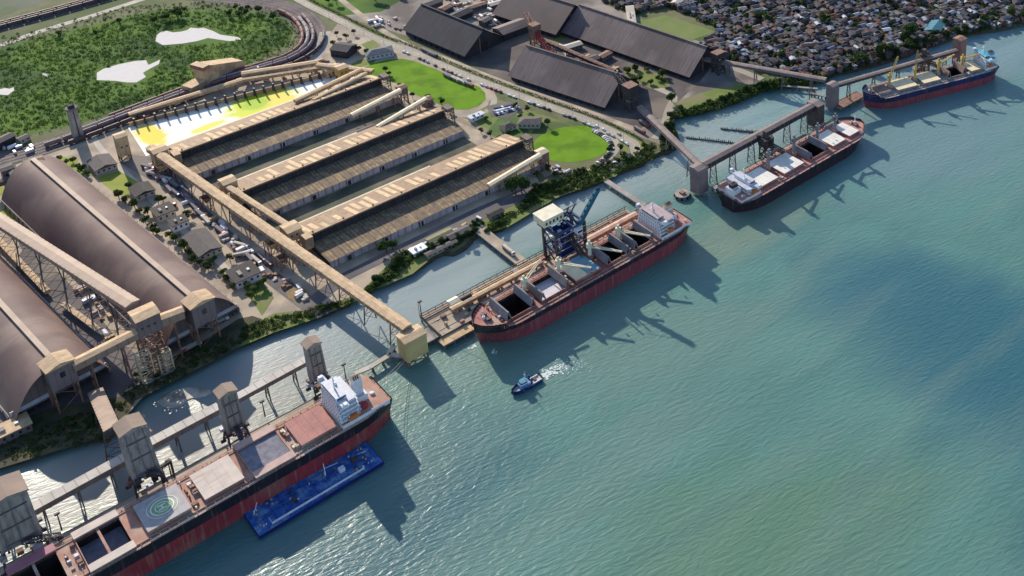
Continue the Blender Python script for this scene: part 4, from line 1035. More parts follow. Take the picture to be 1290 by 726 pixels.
# nearest ship (no cranes)
s1 = ship('long bulk carrier in the lower left corner, white superstructure, green helipad circle on one hatch', 240, 595.5, 180, 231, 36, 19, hullred, hullblack, pinkdeck,
    [(37,58,11.5,'closed',hatchred),(65,88,11.5,'side',mat('pink_hatch',(.52,.34,.29),(.42,.28,.26),.2,.7),20.2,cargo),(94,115,11.5,'closed',hatchlight),(124,146,11.5,'closed',heli),(155,177,11.5,'side',hatchlight,14,cargo),(187,209,11.5,'side',hatchmaroon)],
    [], (34, 13, 15.5, 6, white, white, whitegrey), -1, bootz=12)
hp = MB(); hc = (135, 0); hz = 19+2.85
def ring(mb, cx, cy, r0, r1, z, m, n=40):
    for i in range(n):
        a0, a1 = 2*math.pi*i/n, 2*math.pi*(i+1)/n
        mb.poly([(cx+r0*math.cos(a0),cy+r0*math.sin(a0),z),(cx+r1*math.cos(a0),cy+r1*math.sin(a0),z),(cx+r1*math.cos(a1),cy+r1*math.sin(a1),z),(cx+r0*math.cos(a1),cy+r0*math.sin(a1),z)], m)
ring(hp, *hc, 0.01, 5.6, hz, heligreen); ring(hp, *hc, 5.6, 6.3, hz+.01, heliwhite); ring(hp, *hc, 3.4, 3.9, hz+.02, heliwhite); ring(hp, *hc, 7.8, 8.2, hz+.01, heliwhite)
for sx_ in (-1.5, 1.5): hp.box(hc[0]-2.2, hc[0]+2.2, sx_-.45, sx_+.45, hz+.03, hz+.06, heliwhite)
hp.box(hc[0]-.45, hc[0]+.45, -1.05, 1.05, hz+.03, hz+.058, heliwhite)
hp.build('helipad_marking', s1)
rd = MB(); rd.tube((17,9,19+2.75),(17,9,19+4.2),3.0,redp,16); rd.build('red_tank', s1)
# second ship
gh = hatchgrey
s2 = ship('red-decked bulk carrier berthed in the centre with four cream cranes and open folding hatches', 505.5, 607, 180, 191, 36, 15.5, hullmar, hullblack, reddeck,
    [(38,56,11,'fold',gh),(62,82,11,'fold',gh),(90,111,11,'closed',hatchblue),(118,141,11,'fold',mat('brown_grey_hatch',(.30,.25,.23),None,.2),13,cargo_w),(148,170,11,'fold',gh)],
    [(145,-5,cream,11,cream,200,12,22),(115,-5,cream,11,cream,122,0,26),(86.5,-5,cream,11,cream,122,-2,26),(59,-5,cream,11,cream,122,-2,26)],
    (33, 15, 16, 5, white, beige, palemauve), -1, bootz=11.5)
MB().box(101,111.5,-11.5,11.5,18.25,18.7,hatchcream).build('cream_hatch_panel', s2)
s3 = ship('bulk carrier with white hatch covers and thin dark cranes lying under the long dark gallery', 552, 602, 0, 168, 37, 11, mat('dark_maroon_hull',(.06,.02,.035),(.04,.018,.03),.1,.5), hullblack, mat('salmon_red_deck',(.52,.25,.20),(.38,.16,.14),.12,.7),
    [(27,48,10.5,'closed',hatchwhite),(57,80,10.5,'closed',hatchwhite),(89,111,10.5,'fold',hatchgrey),(119,135,10.5,'closed',hatchwhite),(142,154,9.5,'closed',hatchwhite)],
    [(53,5,hatchgrey,15,steel_dark,10,-8,18),(85,5,hatchgrey,15,steel_dark,8,-8,18),(115,5,hatchgrey,15,steel_dark,12,-8,15),(138.5,5,hatchgrey,15,steel_dark,175,-8,15)],
    (24, 12, 15, 3, white, coal, whitegrey), 1, bootz=4)
s4 = ship('navy and red bulk carrier farthest away, yellow cranes and turquoise funnel', 903, 583, 161.5, 153, 30, 13, hullmar, hullnavy, mat('grey_ship_deck', (.42,.36,.33), None, .2),
    [(20,33,8.5,'closed',hatchcream),(40,60,8.5,'fold',mat('brown_hatch', (.25,.17,.15), None, .2)),(70,88,8.5,'closed',hatchcream),(97,118,8.5,'closed',hatchcream),(126,138,6.5,'closed',mat('brown_hatch', (.25,.17,.15), None, .2))],
    [(36,-2,yellow,11,yellow,170,10,18),(65,-2,yellow,13,yellow,172,22,18),(92.5,-2,yellow,11,yellow,230,40,22),(122,-2,yellow,11,yellow,215,35,24)],
    (16.5, 8, 11.5, 4, white, cyan, cyan), -1, bootz=7.5, railm_=whitegrey)
# ---- barge
t = thing('barge', 'flat blue deck barge with pale rail lying alongside the nearest ship', 'barge', 140.5, 555.5, 0, 0)
h = MB(); h.extr([(0,-1),(2.5,-1)],0,1,bluedark); h = MB()
h.extr([(2,-1),(75.5,-1),(77.5,1),(77.5,2.2),(0,2.2),(0,1)], 0, 23, bluedark, axis='y'); h.build('hull', t)
d = MB(); d.box(.4,77.1,.4,22.6,2.203,2.32,blue)
for k in range(1, 12): d.box(k*6.4,k*6.4+.15,1,22,2.32,2.4,bluedark)
d.build('deck', t)
r = MB()
for s_, y, x0, x1 in ((0,2.2,9,66),):
    r.beam((x0,y,4.1),(x1,y,4.1),.7,.5,white); r.beam((x0,y,3.2),(x1,y,3.2),.3,.3,whitegrey)
    for k in range(20): r.beam((x0+(x1-x0)*k/19,y,2.3),(x0+(x1-x0)*k/19,y,4.1),.18,.18,whitegrey)
r.beam((9,2.2,4.1),(9,7,4.1),.3,.3,whitegrey); r.beam((66,2.2,4.1),(66,4.5,4.1),.3,.3,whitegrey); r.build('railing', t)
g = MB(); rs = random.Random(5)
g.box(54,57.5,10,13,2.32,4.8,white); g.box(24,26.5,9,11.5,2.32,4.2,steel_dark); g.box(63,67,12,15,2.32,4,steel_dark)
g.build('deck_cabin', t)
for k in range(46):
    g = MB(); x, y = rs.uniform(3,74), rs.uniform(3,21); s = rs.uniform(.25,.7); g.box(x-s,x+s,y-s,y+s,2.32,2.32+rs.uniform(.3,1),rs.choice((whitegrey,blue,steel_dark,yellow))); g.build('deck_box', t)
for x in (5,6.5,70,72):
    for y in (5,19): MB().tube((x,y,2.33),(x,y,3.4),.4,whitegrey,8).build('bollard', t)
m_ = MB(); m_.tube((47,15,2.3),(47,15,12),.35,white,6,.2); m_.beam((47,15,8),(56,17,4.5),.25,.25,white); m_.beam((68,17,2.4),(72,12,6),.3,.3,white); m_.beam((4,17,2.4),(8,20,7),.3,.3,white); m_.build('derrick', t)
# ---- tug
t = thing('tugboat', 'small navy blue tugboat with white wheelhouse under way in open water', 'tugboat', 329, 548.5, 0, 180-2)
h = MB(); out = [(0,-3),(2,-3.9),(10,-4.2),(17,-3.6),(21,-2),(22.5,0),(21,2),(17,3.6),(10,4.2),(2,3.9),(0,3)]
def loft(o, sc0, z0, z1, m, top):
    n = len(o); i = len(h.v); h.v += [(x*.97+.3,y*sc0,z0) for x,y in o]+[(x,y,z1+(.9 if x > 15 else 0)) for x,y in o]
    for j in range(n): h.f.append((i+j,i+(j+1)%n,i+n+(j+1)%n,i+n+j)); h.m.append(h.mi(m))
loft(out, .8, -.8, 2.2, navy, navy); h.prism([(x*.97+.3,y*.93) for x,y in out], 1.2, 1.5, mat('tug_deck', (.55,.5,.46), None, .5)); h.build('hull', t)
w = MB(); w.box(9,16.5,-2.6,2.6,1.5,4.2,blue,blue); wo_ = w.build('deckhouse', t)
w = MB(); w.prism([(11,-2),(15,-2),(16,-1),(16,1),(15,2),(11,2)], 4.2, 6.9, white, teal); wh = w.build('wheelhouse', t)
MB().prism([(11.5,-2.05),(15,-2.05),(16.06,-1.05),(16.06,1.05),(15,2.05),(11.5,2.05)], 5.2, 6.2, glass).build('window_band', wh)
m_ = MB(); m_.tube((12,0,6.9),(11.4,0,13),.25,white,6,.12); m_.beam((11.8,-1.5,10),(11.8,1.5,10),.2,.2,white); m_.build('mast', t)
m_ = MB()
for s_ in (-1,1): m_.tube((8,s_*1.8,1.5),(7.8,s_*1.8,6.2),.6,navy,8)
m_.build('exhaust', t)
m_ = MB(); m_.box(4,5.5,-1.5,1.5,1.5,2.8,steel_dark); m_.box(1,7.5,-3,-2.4,1.5,2.4,white); m_.box(1,7.5,2.4,3,1.5,2.4,white); m_.build('tow_gear', t)
m_ = MB()
for x, y in out[2:9]: m_.tube((x,y*1.03,1.4),(x,y*1.03,2.5),.55,rubber,8)
m_.build('tyre_fenders', t)
# foam of the tug
foam = mat('foam', (.72,.76,.74), (.5,.6,.57), .6, .7)
fm_ = MB(); rs = random.Random(11)
for k in range(300):
    x = rs.uniform(0, 1)**1.2*30; y = rs.gauss(0, 1.3+x*.06)+(rs.choice((-1,1))*x*.13); s = rs.uniform(.3,1.05)*(1-x/40)
    c = W(331+x, 549+y*1.2-.006*x*x*1.6, 0); aa = rs.uniform(0, 3)
    fm_.v += [(c[0]+s*math.cos(aa+q*math.pi/3)*rs.uniform(.6,1.4), c[1]+s*math.sin(aa+q*math.pi/3)*rs.uniform(.6,1.2), .05+k*.0005) for q in range(6)]
    i = len(fm_.v)-6; fm_.f.append(tuple(range(i, i+6))); fm_.m.append(fm_.mi(foam))
tag(fm_.build('wake_foam'), 'patch of white wake foam behind the small tugboat', 'foam', kind='stuff')
def outfall(name, px, py, n, sp, label):
    mb = MB(); x0, y0, _ = G(px, py, 0)
    for k in range(n):
        s = rs.uniform(.2,.8); c = (x0+rs.gauss(0,sp), y0+rs.gauss(0,sp)); aa = rs.uniform(0,3)
        mb.poly([(c[0]+s*math.cos(aa+q*1.05), c[1]+s*math.sin(aa+q*1.05), .05+k*.0005) for q in range(6)], foam)
    tag(mb.build(name), label, 'foam', kind='stuff')
outfall('foam_patch', 596, 437, 26, 1.5, 'white splash of water beside the bow of the central ship')
outfall('foam_patch', 621, 443, 16, 1.2, 'white splash under the bow of the central ship')
# ================================================================ QUAYS
def platform(label, u0, u1, v0, v1, z1, th=1.2, m=None, pile=12, name='quay_platform', cat='quay', a=0, piles=True, pr=.6):
    t = thing(name, label, cat, u0, v0, 0, a); m = m or conc_l
    L, B_ = u1-u0, v1-v0
    MB().box(0, L, 0, B_, z1-th, z1, conc, m).build('deck', t)
    k = MB(); k.box(0,L,-.3,0,z1-.9,z1+.3,conc_d); k.box(0,L,B_,B_+.3,z1-.9,z1+.3,conc); k.build('kerb', t)
    if piles:
        pl = MB()
        for i in range(max(2, int(L/pile)+1)):
            for j in range(max(2, int(B_/8)+1)):
                x = min(L-.8, .8+i*pile); y = .8+(B_-1.6)*j/max(1, int(B_/8)); pl.tube((x,y,-3),(x,y,z1-th),pr,conc_d,8,cap=False)
        pl.build('piles', t)
    return t
platform('long narrow tan quay beside the nearest bulk carrier', 20, 243, 621, 634, 5, m=pave, pile=14)
q2 = platform('long tan quay with conveyor and pipes beside the central ship', 300, 488, 628, 657, 4.5, m=pave, pile=12)
def onto(root, mb, name): return mb.build(name, root)
b = MB(); b.beam((0,28,7.5),(188,28,7.5),.5,.5,steel_dark)
for k in range(33): b.beam((k*5.8+.5,28,4.5),(k*5.8+.5,28,7.5),.25,.25,steel_dark)
b.beam((0,25.6,5.1),(186,25.6,5.1),.6,.6,rust); b.beam((0,24.4,5.),(186,24.4,5.),.4,.4,beige); b.build('pipe_rack', q2)
b = MB()
for y in (6, 17): b.box(2,186,y-.2,y+.2,4.503,4.75,railm)
b.build('crane_rail', q2)
rs = random.Random(21)
for k in range(98):
    g = MB();    x, y = rs.uniform(3,186), rs.uniform(1.5,23); s = rs.uniform(.4,1.5); g.box(x-s,x+s*rs.uniform(.6,2),y-s,y+s,4.5,4.5+rs.uniform(.5,2.4),rs.choice((rust,beige,tan,conc,steel_dark,reddeck,conc_l))); g.build('deck_crate', q2)
b = MB(); b.box(0,.6,0,29,4.5,6,steel_dark); b.tube((0,29,4.5),(0,29,16),.2,steel_dark,6); b.build('end_rail', q2)
q1g = None
gallery('pinkish covered conveyor along the quay beside the right part of the central ship', W(428,640,6.5), W(486,640,6.5), w=4.5, h=3.5, wall=mat('salmon_cladding', (.62,.36,.25), (.5,.3,.22), .2), roof=mat('salmon_roof', (.68,.42,.3), None, .2), legs=5, ground=4.5)
gallery('tan covered conveyor along the quay beside the left part of the central ship', W(318,644,6.5), W(396,644,6.5), w=3.5, h=2.5, wall=tan, roof=tan_roof, legs=7, ground=4.5)
house_box('cream cube cabin on the quay left of the central ship', *UV(572,385,5), 7, 6, 5, 9, cream, cream, base=4.5, legs=False, name='quay_cabin', cat='cabin')
house_box('dark machine cabin on the quay by the bow of the central ship', *UV(588,381,5), 7, 4, 5, 9, rust, coal, base=4.5, legs=False, name='quay_cabin', cat='cabin')
platform('low tan fender platform at the bow of the central ship', 297, 322, 619, 627, 3.6, m=mat('ochre_paving', (.60,.42,.24), None, .2), pile=8)
platform('grey landing at the foot of the end tower beside the central quay', 288, 300, 630, 645, 3.6, m=conc, pile=8)
tr = platform('concrete trestle road from the bank to the central quay', 383, 392, 657, 722, 4.6, m=pave, pile=60, name='trestle_road', cat='trestle')
platform('thin concrete mooring trestle from the bank to the stern of the central ship', 500, 505, 648, 702, 4.2, m=conc, pile=50, name='mooring_trestle', cat='trestle')
platform('square mooring platform at the stern of the central ship', 492, 508, 640, 650, 4.2, m=conc_d, pile=8)
t = thing('mooring_dolphin', 'round rocky mooring dolphin between the central ship and the dark gallery', 'dolphin', 537, 642, 0)
b = MB(); b.tube((0,0,-3),(0,0,2.8),7,conc_d,14,6); b.build('pier', t); b = MB(); b.tube((0,0,2.8),(0,0,3.4),6.4,conc,14); b.box(-2,2,-2,2,3.4,5,rust); b.build('cap', t)
b = MB()
for k in range(8): aa = k*math.pi/4; b.tube((6.6*math.cos(aa),6.6*math.sin(aa),.5),(6.6*math.cos(aa),6.6*math.sin(aa),2.4),.8,rubber,8)
b.build('tyre_fenders', t)
# jetty with forked end
t = thing('mooring_jetty', 'pale concrete catwalk with forked end next to the foot of the end tower', 'jetty', 240, 634, 0, 0)
def slab(mb, p, q, w, z, m=conc_l): mb.beam((*p, z-.5), (*q, z-.5), w, 1.0, conc, m)
b = MB(); slab(b, (0,3), (10,1.5), 4, 4.6); slab(b, (10,1.5), (27,3), 4, 4.604); slab(b, (24,3), (33,10), 3.5, 4.608); slab(b, (26,3), (33,-7), 3.5, 4.612); b.build('deck', t)
b = MB()
for x, y in ((4,2.5),(12,1.5),(20,2.2),(28,5),(32,9),(30,-3),(33,-6)): b.tube((x,y,-3),(x,y,3.6),.9,conc_d,8)
b.build('piles', t); b = MB()
for x, y in ((32.5,9.5),(32.5,-6.5),(26,3)): b.tube((x,y,4.6),(x,y,5.8),.6,steel_dark,8)
b.build('bollard', t)
# ship 1 conveyor bridge
gallery('pale-topped conveyor bridge span starting at the large box loader at the left edge', W(30,654,11.5), W(104,657,11.5), w=6.5, h=4, wall=mat('brown_grey_girder', (.24,.20,.17), None, .1), roof=mat('pale_girder_roof', (.58,.53,.47), (.45,.4,.36), .1), legs=4, ground=0, gable=False, legm=conc_d)
gallery('middle pale-topped conveyor bridge span between two grey loaders', W(106,658,11.5), W(160,659,11.5), w=6.5, h=4, wall=MT['brown_grey_girder'], roof=MT['pale_girder_roof'], legs=3, ground=0, gable=False, legm=conc_d)
gallery('right pale-topped conveyor bridge span ending at the slim loader by the white superstructure', W(162,659,11.5), W(219,661,11.5), w=5.5, h=3.5, wall=MT['brown_grey_girder'], roof=MT['pale_girder_roof'], legs=3, ground=0, gable=False, legm=conc_d)
lgrey = mat('weathered_grey_cladding', (.37,.33,.30), (.25,.22,.20), .12, .85, c3=(.33,.28,.25), sc3=.2, streak=((.13,.11,.10),(.5,.5,.07),.46,.7,.8))
ldark = mat('dark_loader_steel', (.10,.085,.085), (.06,.05,.055), .2, .8)
lmid = mat('mid_grey_frame', (.20,.175,.16), None, .2)
def loader(label, u, v, h, w, lean=0, boom=None, big=False):
    t = thing('ship_loader', label, 'ship loader', u, v, 5)
    b = MB(); k = b.mi(lgrey); i = len(b.v); z0 = h*.30; wt = w*.46; wb_ = w*.5
    b.v += [(-wb_,-wb_*.5,z0),(wb_,-wb_*.5,z0),(wb_,wb_,z0),(-wb_,wb_,z0),(-wt,-wt*.5+lean,h),(wt,-wt*.5+lean,h),(wt,wt+lean,h),(-wt,wt+lean,h)]
    for q in ((3,2,1,0),(4,5,6,7),(0,1,5,4),(1,2,6,5),(2,3,7,6),(3,0,4,7)): b.f.append(tuple(i+a for a in q)); b.m.append(k)
    b.build('tower', t)
    f = MB()
    for n_i in range(3):
        z = z0+(h-z0)*(n_i+.3)/3; yy = lean*(n_i+.3)/3
        f.box(-wb_*.75, wb_*.75, -wb_*.5-1.0+yy, -wb_*.5-.02+yy, z, z+.4, lmid)
    for s_ in (-.7, 0, .7): f.beam((s_*wb_,-wb_*.5-.6,z0),(s_*wt,-wt*.5-.6+lean,h-1),.5,.4,lmid)
    f.build('front_frame', t)
    c = MB(); c.extr([(-wt-.8,h),(wt+.8,h),(wt+.8,h+.8),(0,h+3),(-wt-.8,h+.8)], -wt*.7+lean, wt*1.3+lean, lgrey, axis='y', fm=[None,None,browntan,browntan,None]); c.build('hood', t)
    lg = MB()
    for i_ in (-1,1):
        for j in (-1,1):
            lg.beam((i_*w*.6, j*w*.55, 0), (i_*wb_*.9, j*wb_*.45+wb_*.25, z0+.5), .9, .9, ldark)
            lg.box(i_*w*.6-1.5,i_*w*.6+1.5,j*w*.55-.8,j*w*.55+.8,0,1.5,steel_dark)
        lg.beam((i_*w*.6,-w*.55,1),(i_*wb_*.9,wb_*.6,z0),.45,.45,ldark); lg.beam((i_*w*.6,w*.55,1),(i_*wb_*.9,-wb_*.3,z0),.45,.45,ldark)
    lg.beam((-w*.6,-w*.55,2),(w*.6,-w*.55,2),.7,.7,ldark); lg.beam((-w*.6,w*.55,2),(w*.6,w*.55,2),.7,.7,ldark)
    lg.build('portal', t)
    if boom:
        bx, by, bz = boom; bb = MB(); bb.lattice((0,-wb_*.5,z0+2),(bx,by,bz),2.6,2.4,ldark,.28,7); bb.build('boom', t)
        sp = MB(); sp.tube((bx,by,bz),(bx,by,bz-7),1.5,ldark,8,1.1); sp.build('spout', t)
    mc = MB(); rs = random.Random(int(u))
    for _ in range(16):
        x, y, z = rs.uniform(-w*.6,w*.6), rs.uniform(-w*.5,w*.5), rs.uniform(1, z0); s = rs.uniform(.5,1.8); mc.box(x-s,x+s,y-s,y+s,z,z+s*1.5,rs.choice((ldark,rust,lgrey,steel_dark,whitegrey)))
    mc.build('machinery', t)
    return t
loader('slim grey tower loader behind the white superstructure of the nearest ship', 217, 638, 37, 10, 1)
loader('grey tower loader reaching to the maroon hatch of the nearest ship', 160, 632, 38, 11, 2, (-2,-16,17))
loader('dark bulky loader with lattice spout beside the helipad hatch', 108, 634, 40, 15, 9, (6,-11,15), True)
loader('large grey box loader at the left edge of the photo', 42, 633, 44, 20, 3, (16,-16,15), True)
pg('grey inclined feed conveyor from the bank up to the dark bulky loader', (122,500,10), (143,548,40), w=8, h=5, wall=ldark, roof=browntan, legs=2, legm=ldark)
t = thing('jib_crane', 'small dark jib crane standing on the quay near the helipad hatch', 'crane', *UV(220,602,5), 5)
b = MB(); b.tube((0,0,0),(0,0,14),.7,ldark,8); b.build('post', t); b = MB(); b.lattice((0,0,13),(-14,6,6),1.4,1.4,ldark,.22,6); b.build('jib', t)
for x, y, lab in ((334,525,'dark lamp mast on the quay between the two right loaders'),(216,600,'dark lamp mast on the quay beside the beige hatch'),(78,668,'dark lamp mast on the quay by the left open hatch'),(436,478,'green lamp mast at the end of the quay by the superstructure'),(531,398,'thin lamp mast on the left end of the central quay')):
    u_, v_ = UV(x, y, 5); t = thing('lamp_mast', lab, 'lamp mast', u_, v_, 5)
    MB().tube((0,0,0),(0,0,12),.45,steel_dark,6,.3).build('pole', t); MB().box(-1.4,1.4,-.6,.6,12,13.2,steel_dark).build('lamp_head', t)
# ---- blue unloader of central quay
t = thing('ship_unloader', 'tall blue portal unloader with cream machinery house and raised teal boom beside the central ship', 'ship unloader', 417, 641, 4.5)
b = MB()
for x in (-13,13):
    for y in (-8,9):
        b.box(x-1,x+1,y-1,y+1,0,30,steel_dark); b.box(x-3,x+3,y-1.3,y+1.3,0,2,steel_dark)
    b.box(x-.8,x+.8,-7,8,12,13.6,steel_blue); b.box(x-.8,x+.8,-7,8,28,30,steel_blue)
    b.beam((x,-8,2),(x,9,12),.8,.8,steel_dark); b.beam((x,9,14),(x,-8,28),.8,.8,steel_dark); b.beam((x,-8,14),(x,9,28),.6,.6,steel_dark)
for y in (-8,9):
    b.box(-12,12,y-.8,y+.8,28,30,steel_blue); b.box(-12,12,y-.7,y+.7,12,13.4,steel_blue)
    b.beam((-12,y,14),(12,y,28),.6,.6,steel_dark); b.beam((12,y,14),(-12,y,28),.6,.6,steel_dark)
b.build('portal', t)
h_ = MB(); h_.v = [(-8,-7,26),(8,-7,26),(8,7,26),(-8,7,26),(-3,-3,15),(3,-3,15),(3,3,15),(-3,3,15)]; k = h_.mi(mat('deep_blue_paint',(.02,.05,.22),None,.2))
for q in ((0,1,5,4),(1,2,6,5),(2,3,7,6),(3,0,4,7),(4,5,6,7)): h_.f.append(q); h_.m.append(k)
h_.box(-9,4,-7.2,-6.9,5,15,MT['deep_blue_paint']); h_.box(-8,3,-6.9,6,5,14.8,MT['deep_blue_paint']); h_.build('hopper', t)
c = MB(); c.box(-17,1,1,15,33,39,cream,cream); c.box(-17.4,1.4,.6,15.4,39.003,39.8,cream)
for k in range(5): c.box(-15.5+k*3.3,-14+k*3.3,.9,.997,34.5,37,glass)
c.build('machinery_house', t)
c = MB()
for x in (-15,-1): c.box(x-.7,x+.7,3,13,30,33,steel_dark)
for s_ in (-3,3):
    c.beam((s_+4,14,31),(s_+4,-9,31),1.,1.6,steel_blue); c.beam((s_+4,3,31),(s_+6,-4,45),.9,.9,steel_blue); c.beam((s_+4,12,31),(s_+6,-4,45),.6,.6,steel_blue)
c.build('top_girder', t)
c = MB()
tealm = mat('dark_teal_paint', (.03,.14,.20), (.03,.10,.15), .2)
c.beam((9,-9,31),(24,-13,55),3.2,3.2,tealm); 
for k in range(7): f_ = k/6; c.beam((9+15*f_-2,-9-4*f_,31+24*f_),(9+15*f_+2,-9-4*f_,31+24*f_),.4,3.8,steel_blue)
c.beam((6,-4,45),(22,-12.5,52),.3,.3,steel_dark); c.build('boom', t)
c = MB(); rs = random.Random(9)
for _ in range(60):
    x, y, z = rs.uniform(-12,12), rs.uniform(-8,9), rs.uniform(3,33); s = rs.uniform(.4,1.6); c.box(x-s,x+s,y-s,y+s,z,z+s*1.4,rs.choice((steel_dark,steel_blue,whitegrey,white,rust,steel_blue)))
for z in (8,14,20,26): c.box(-13.8,13.8,-9.6,-9.2,z,z+.3,whitegrey)
c.build('machinery', t)
c = MB(); c.box(3,8,-13,-9,24,28,white); co = c.build('operator_cab', t); MB().box(3.3,7.7,-13.05,-13.003,25,27,glass).build('window', co)
c = MB(); c.lattice((0,-8,20),(-2,-26,14),3,3,steel_dark,.3,5); c.build('chute_boom', t)
# ================================================================ RIGHT TERMINALS
mauv = mat('mauve_cladding', (.26,.19,.19), (.17,.13,.14), .1, .8); mauvr = mat('mauve_brown_roof', (.24,.19,.175), (.17,.135,.13), .1, .8)
gallery('long dark enclosed gallery on pillars above the ship with white hatches', W(556,636,22), W(694,638,22), w=7, h=5, wall=coal, roof=mauvr, legs=6, ground=0, legm=conc_d)
house_box('mauve tower in the water at the left end of the long dark gallery', 551, 636, 11, 11, 2, 26, mauv, mauvr, base=0, name='transfer_tower', cat='tower', win=False)
house_box('dark tower at the right end of the long dark gallery', 698, 638, 9, 14, 4, 27, steel_dark, mauvr, base=0, name='transfer_tower', cat='tower', win=False)
pg('mauve feeder gallery from the brown coal shed to the tower of the dark gallery', (806,138,9), (884,214,23), w=5, h=3.5, wall=mauv, roof=mauvr, legs=3, legm=conc_d)
gallery('dark feeder gallery over the water to the tower in front of the farthest ship', G(868,73,12), G(1040,103,21), w=5, h=3, wall=mauv, roof=mauvr, legs=5, ground=0, legm=conc_d)
house_box('mauve tower standing in the water left of the farthest ship', 737, 652, 9, 9, 1, 26, mauv, mauvr, base=0, name='transfer_tower', cat='tower', win=False)
gallery('thin dark gallery on slender pillars above the farthest ship', W(742,652,21), G(1205,66,22), w=4.5, h=3, wall=steel_dark, roof=mauvr, legs=5, ground=0, legm=steel_dark)
house_box('tall brown tower above the stern of the farthest ship', *UV(1207,86,0), 10, 10, 14, 34, mat('brown_loader', (.26,.15,.14), None, .2), rust, base=0, name='loader_tower', cat='tower', win=False)
for i, (px_, py_, lab) in enumerate(((965,196,'dark lattice travelling loader under the gallery beside the ship with white hatches'),(1163,90,'dark brown lattice loader among the yellow cranes of the farthest ship'))):
    u_, v_ = UV(px_, py_, 8); t = thing('travelling_loader', lab, 'ship loader', u_, v_, 4)
    b = MB(); b.lattice((0,0,0),(0,0,22),9,7,steel_dark if i == 0 else rust,.5,4); b.build('portal', t)
    b = MB(); b.lattice((0,2,17),(4,-18,14),3,3,steel_dark if i == 0 else rust,.35,5); b.build('boom', t)
    b = MB(); b.box(-6,6,-4,4,16,22,coal if i == 0 else rust,coal); b.box(-2,2,-2,2,22,29,steel_dark); b.build('cabin', t)
    c = MB(); 
    for _ in range(18):
        x, y, z = rs.uniform(-6,6), rs.uniform(-5,5), rs.uniform(2,24); s = rs.uniform(.5,1.6); c.box(x-s,x+s,y-s,y+s,z,z+s*1.4,rs.choice((steel_dark,rust,coal)))
    c.build('machinery', t)
platform('dark quay strip behind the ship with white hatches', 560, 700, 624, 631, 4, m=conc, pile=14)
platform('low brown quay left of the bow of the farthest ship', *(lambda p: (p[0]-22, p[0]+14, p[1]-4, p[1]+8))(UV(1075,125,4)), 4, m=rust, pile=12)
for lab, p_, q_ in (('low catwalk across the water between the two right terminals', (1020,117), (1042,122)), ('low catwalk from the dark tower to the river wall', (985,108), (1030,112))):
    a_, b_ = G(*p_,4), G(*q_,4); t = bpy.data.objects.new('catwalk', None); COL.objects.link(t); t.location = (a_[0],a_[1],0); tag(t, lab, 'catwalk'); dx, dy = b_[0]-a_[0], b_[1]-a_[1]
    MB().beam((0,0,4),(dx,dy,4),3,.6,conc,conc).build('deck', t); pl = MB()
    for k in range(5): pl.tube((dx*(k+.5)/5,dy*(k+.5)/5,-3),(dx*(k+.5)/5,dy*(k+.5)/5,3.8),.7,conc_d,8)
    pl.build('piles', t)
for lab, p_, q_ in (('row of dark mooring stakes in the water, nearer the brown shed', (864,174), (925,181)), ('row of dark mooring stakes in the water, farther from the gallery', (908,163), (958,168))):
    a_, b_ = G(*p_,0), G(*q_,0); t = bpy.data.objects.new('stake_row', None); COL.objects.link(t); t.location = a_; tag(t, lab, 'stakes'); dx, dy = b_[0]-a_[0], b_[1]-a_[1]
    b = MB(); rs = random.Random(3)
    for k in range(26): f_ = k/25; b.tube((dx*f_,dy*f_,-2),(dx*f_+.2,dy*f_,rs.uniform(1.2,3)),.5,steel_dark,6)
    b.build('stakes', t); MB().beam((0,0,.4),(dx,dy,.4),.9,.5,steel_dark).build('boom_line', t)
# ================================================================ VEGETATION
def leaf_faces(mb, cx, cy, cz, rx, rz, n, size, m, rs):
    k = mb.mi(m)
    for _ in range(n):
        a = rs.uniform(0, 2*math.pi); zz = rs.uniform(-.55, 1); rr_ = math.sqrt(max(0, 1-zz*zz))*rs.uniform(.72, 1.05)
        x, y, z = cx+rx*rr_*math.cos(a), cy+rx*rr_*math.sin(a), cz+rz*zz
        nx, ny, nz_ = math.cos(a)*rr_+rs.uniform(-.5,.5), math.sin(a)*rr_+rs.uniform(-.5,.5), zz+.35+rs.uniform(-.4,.4)
        N = Vector((nx, ny, nz_)).normalized(); A = N.orthogonal().normalized(); B = N.cross(A); t = rs.uniform(0, 3.1)
        A, B = A*math.cos(t)+B*math.sin(t), B*math.cos(t)-A*math.sin(t); s = size*rs.uniform(.6, 1.4); i = len(mb.v); c = Vector((x, y, z))
        mb.v += [tuple(c-A*s), tuple(c-B*s*.7+N*s*.25), tuple(c+A*s), tuple(c+B*s*.7+N*s*.25)]
        mb.f.append((i, i+1, i+2, i+3)); mb.m.append(k)
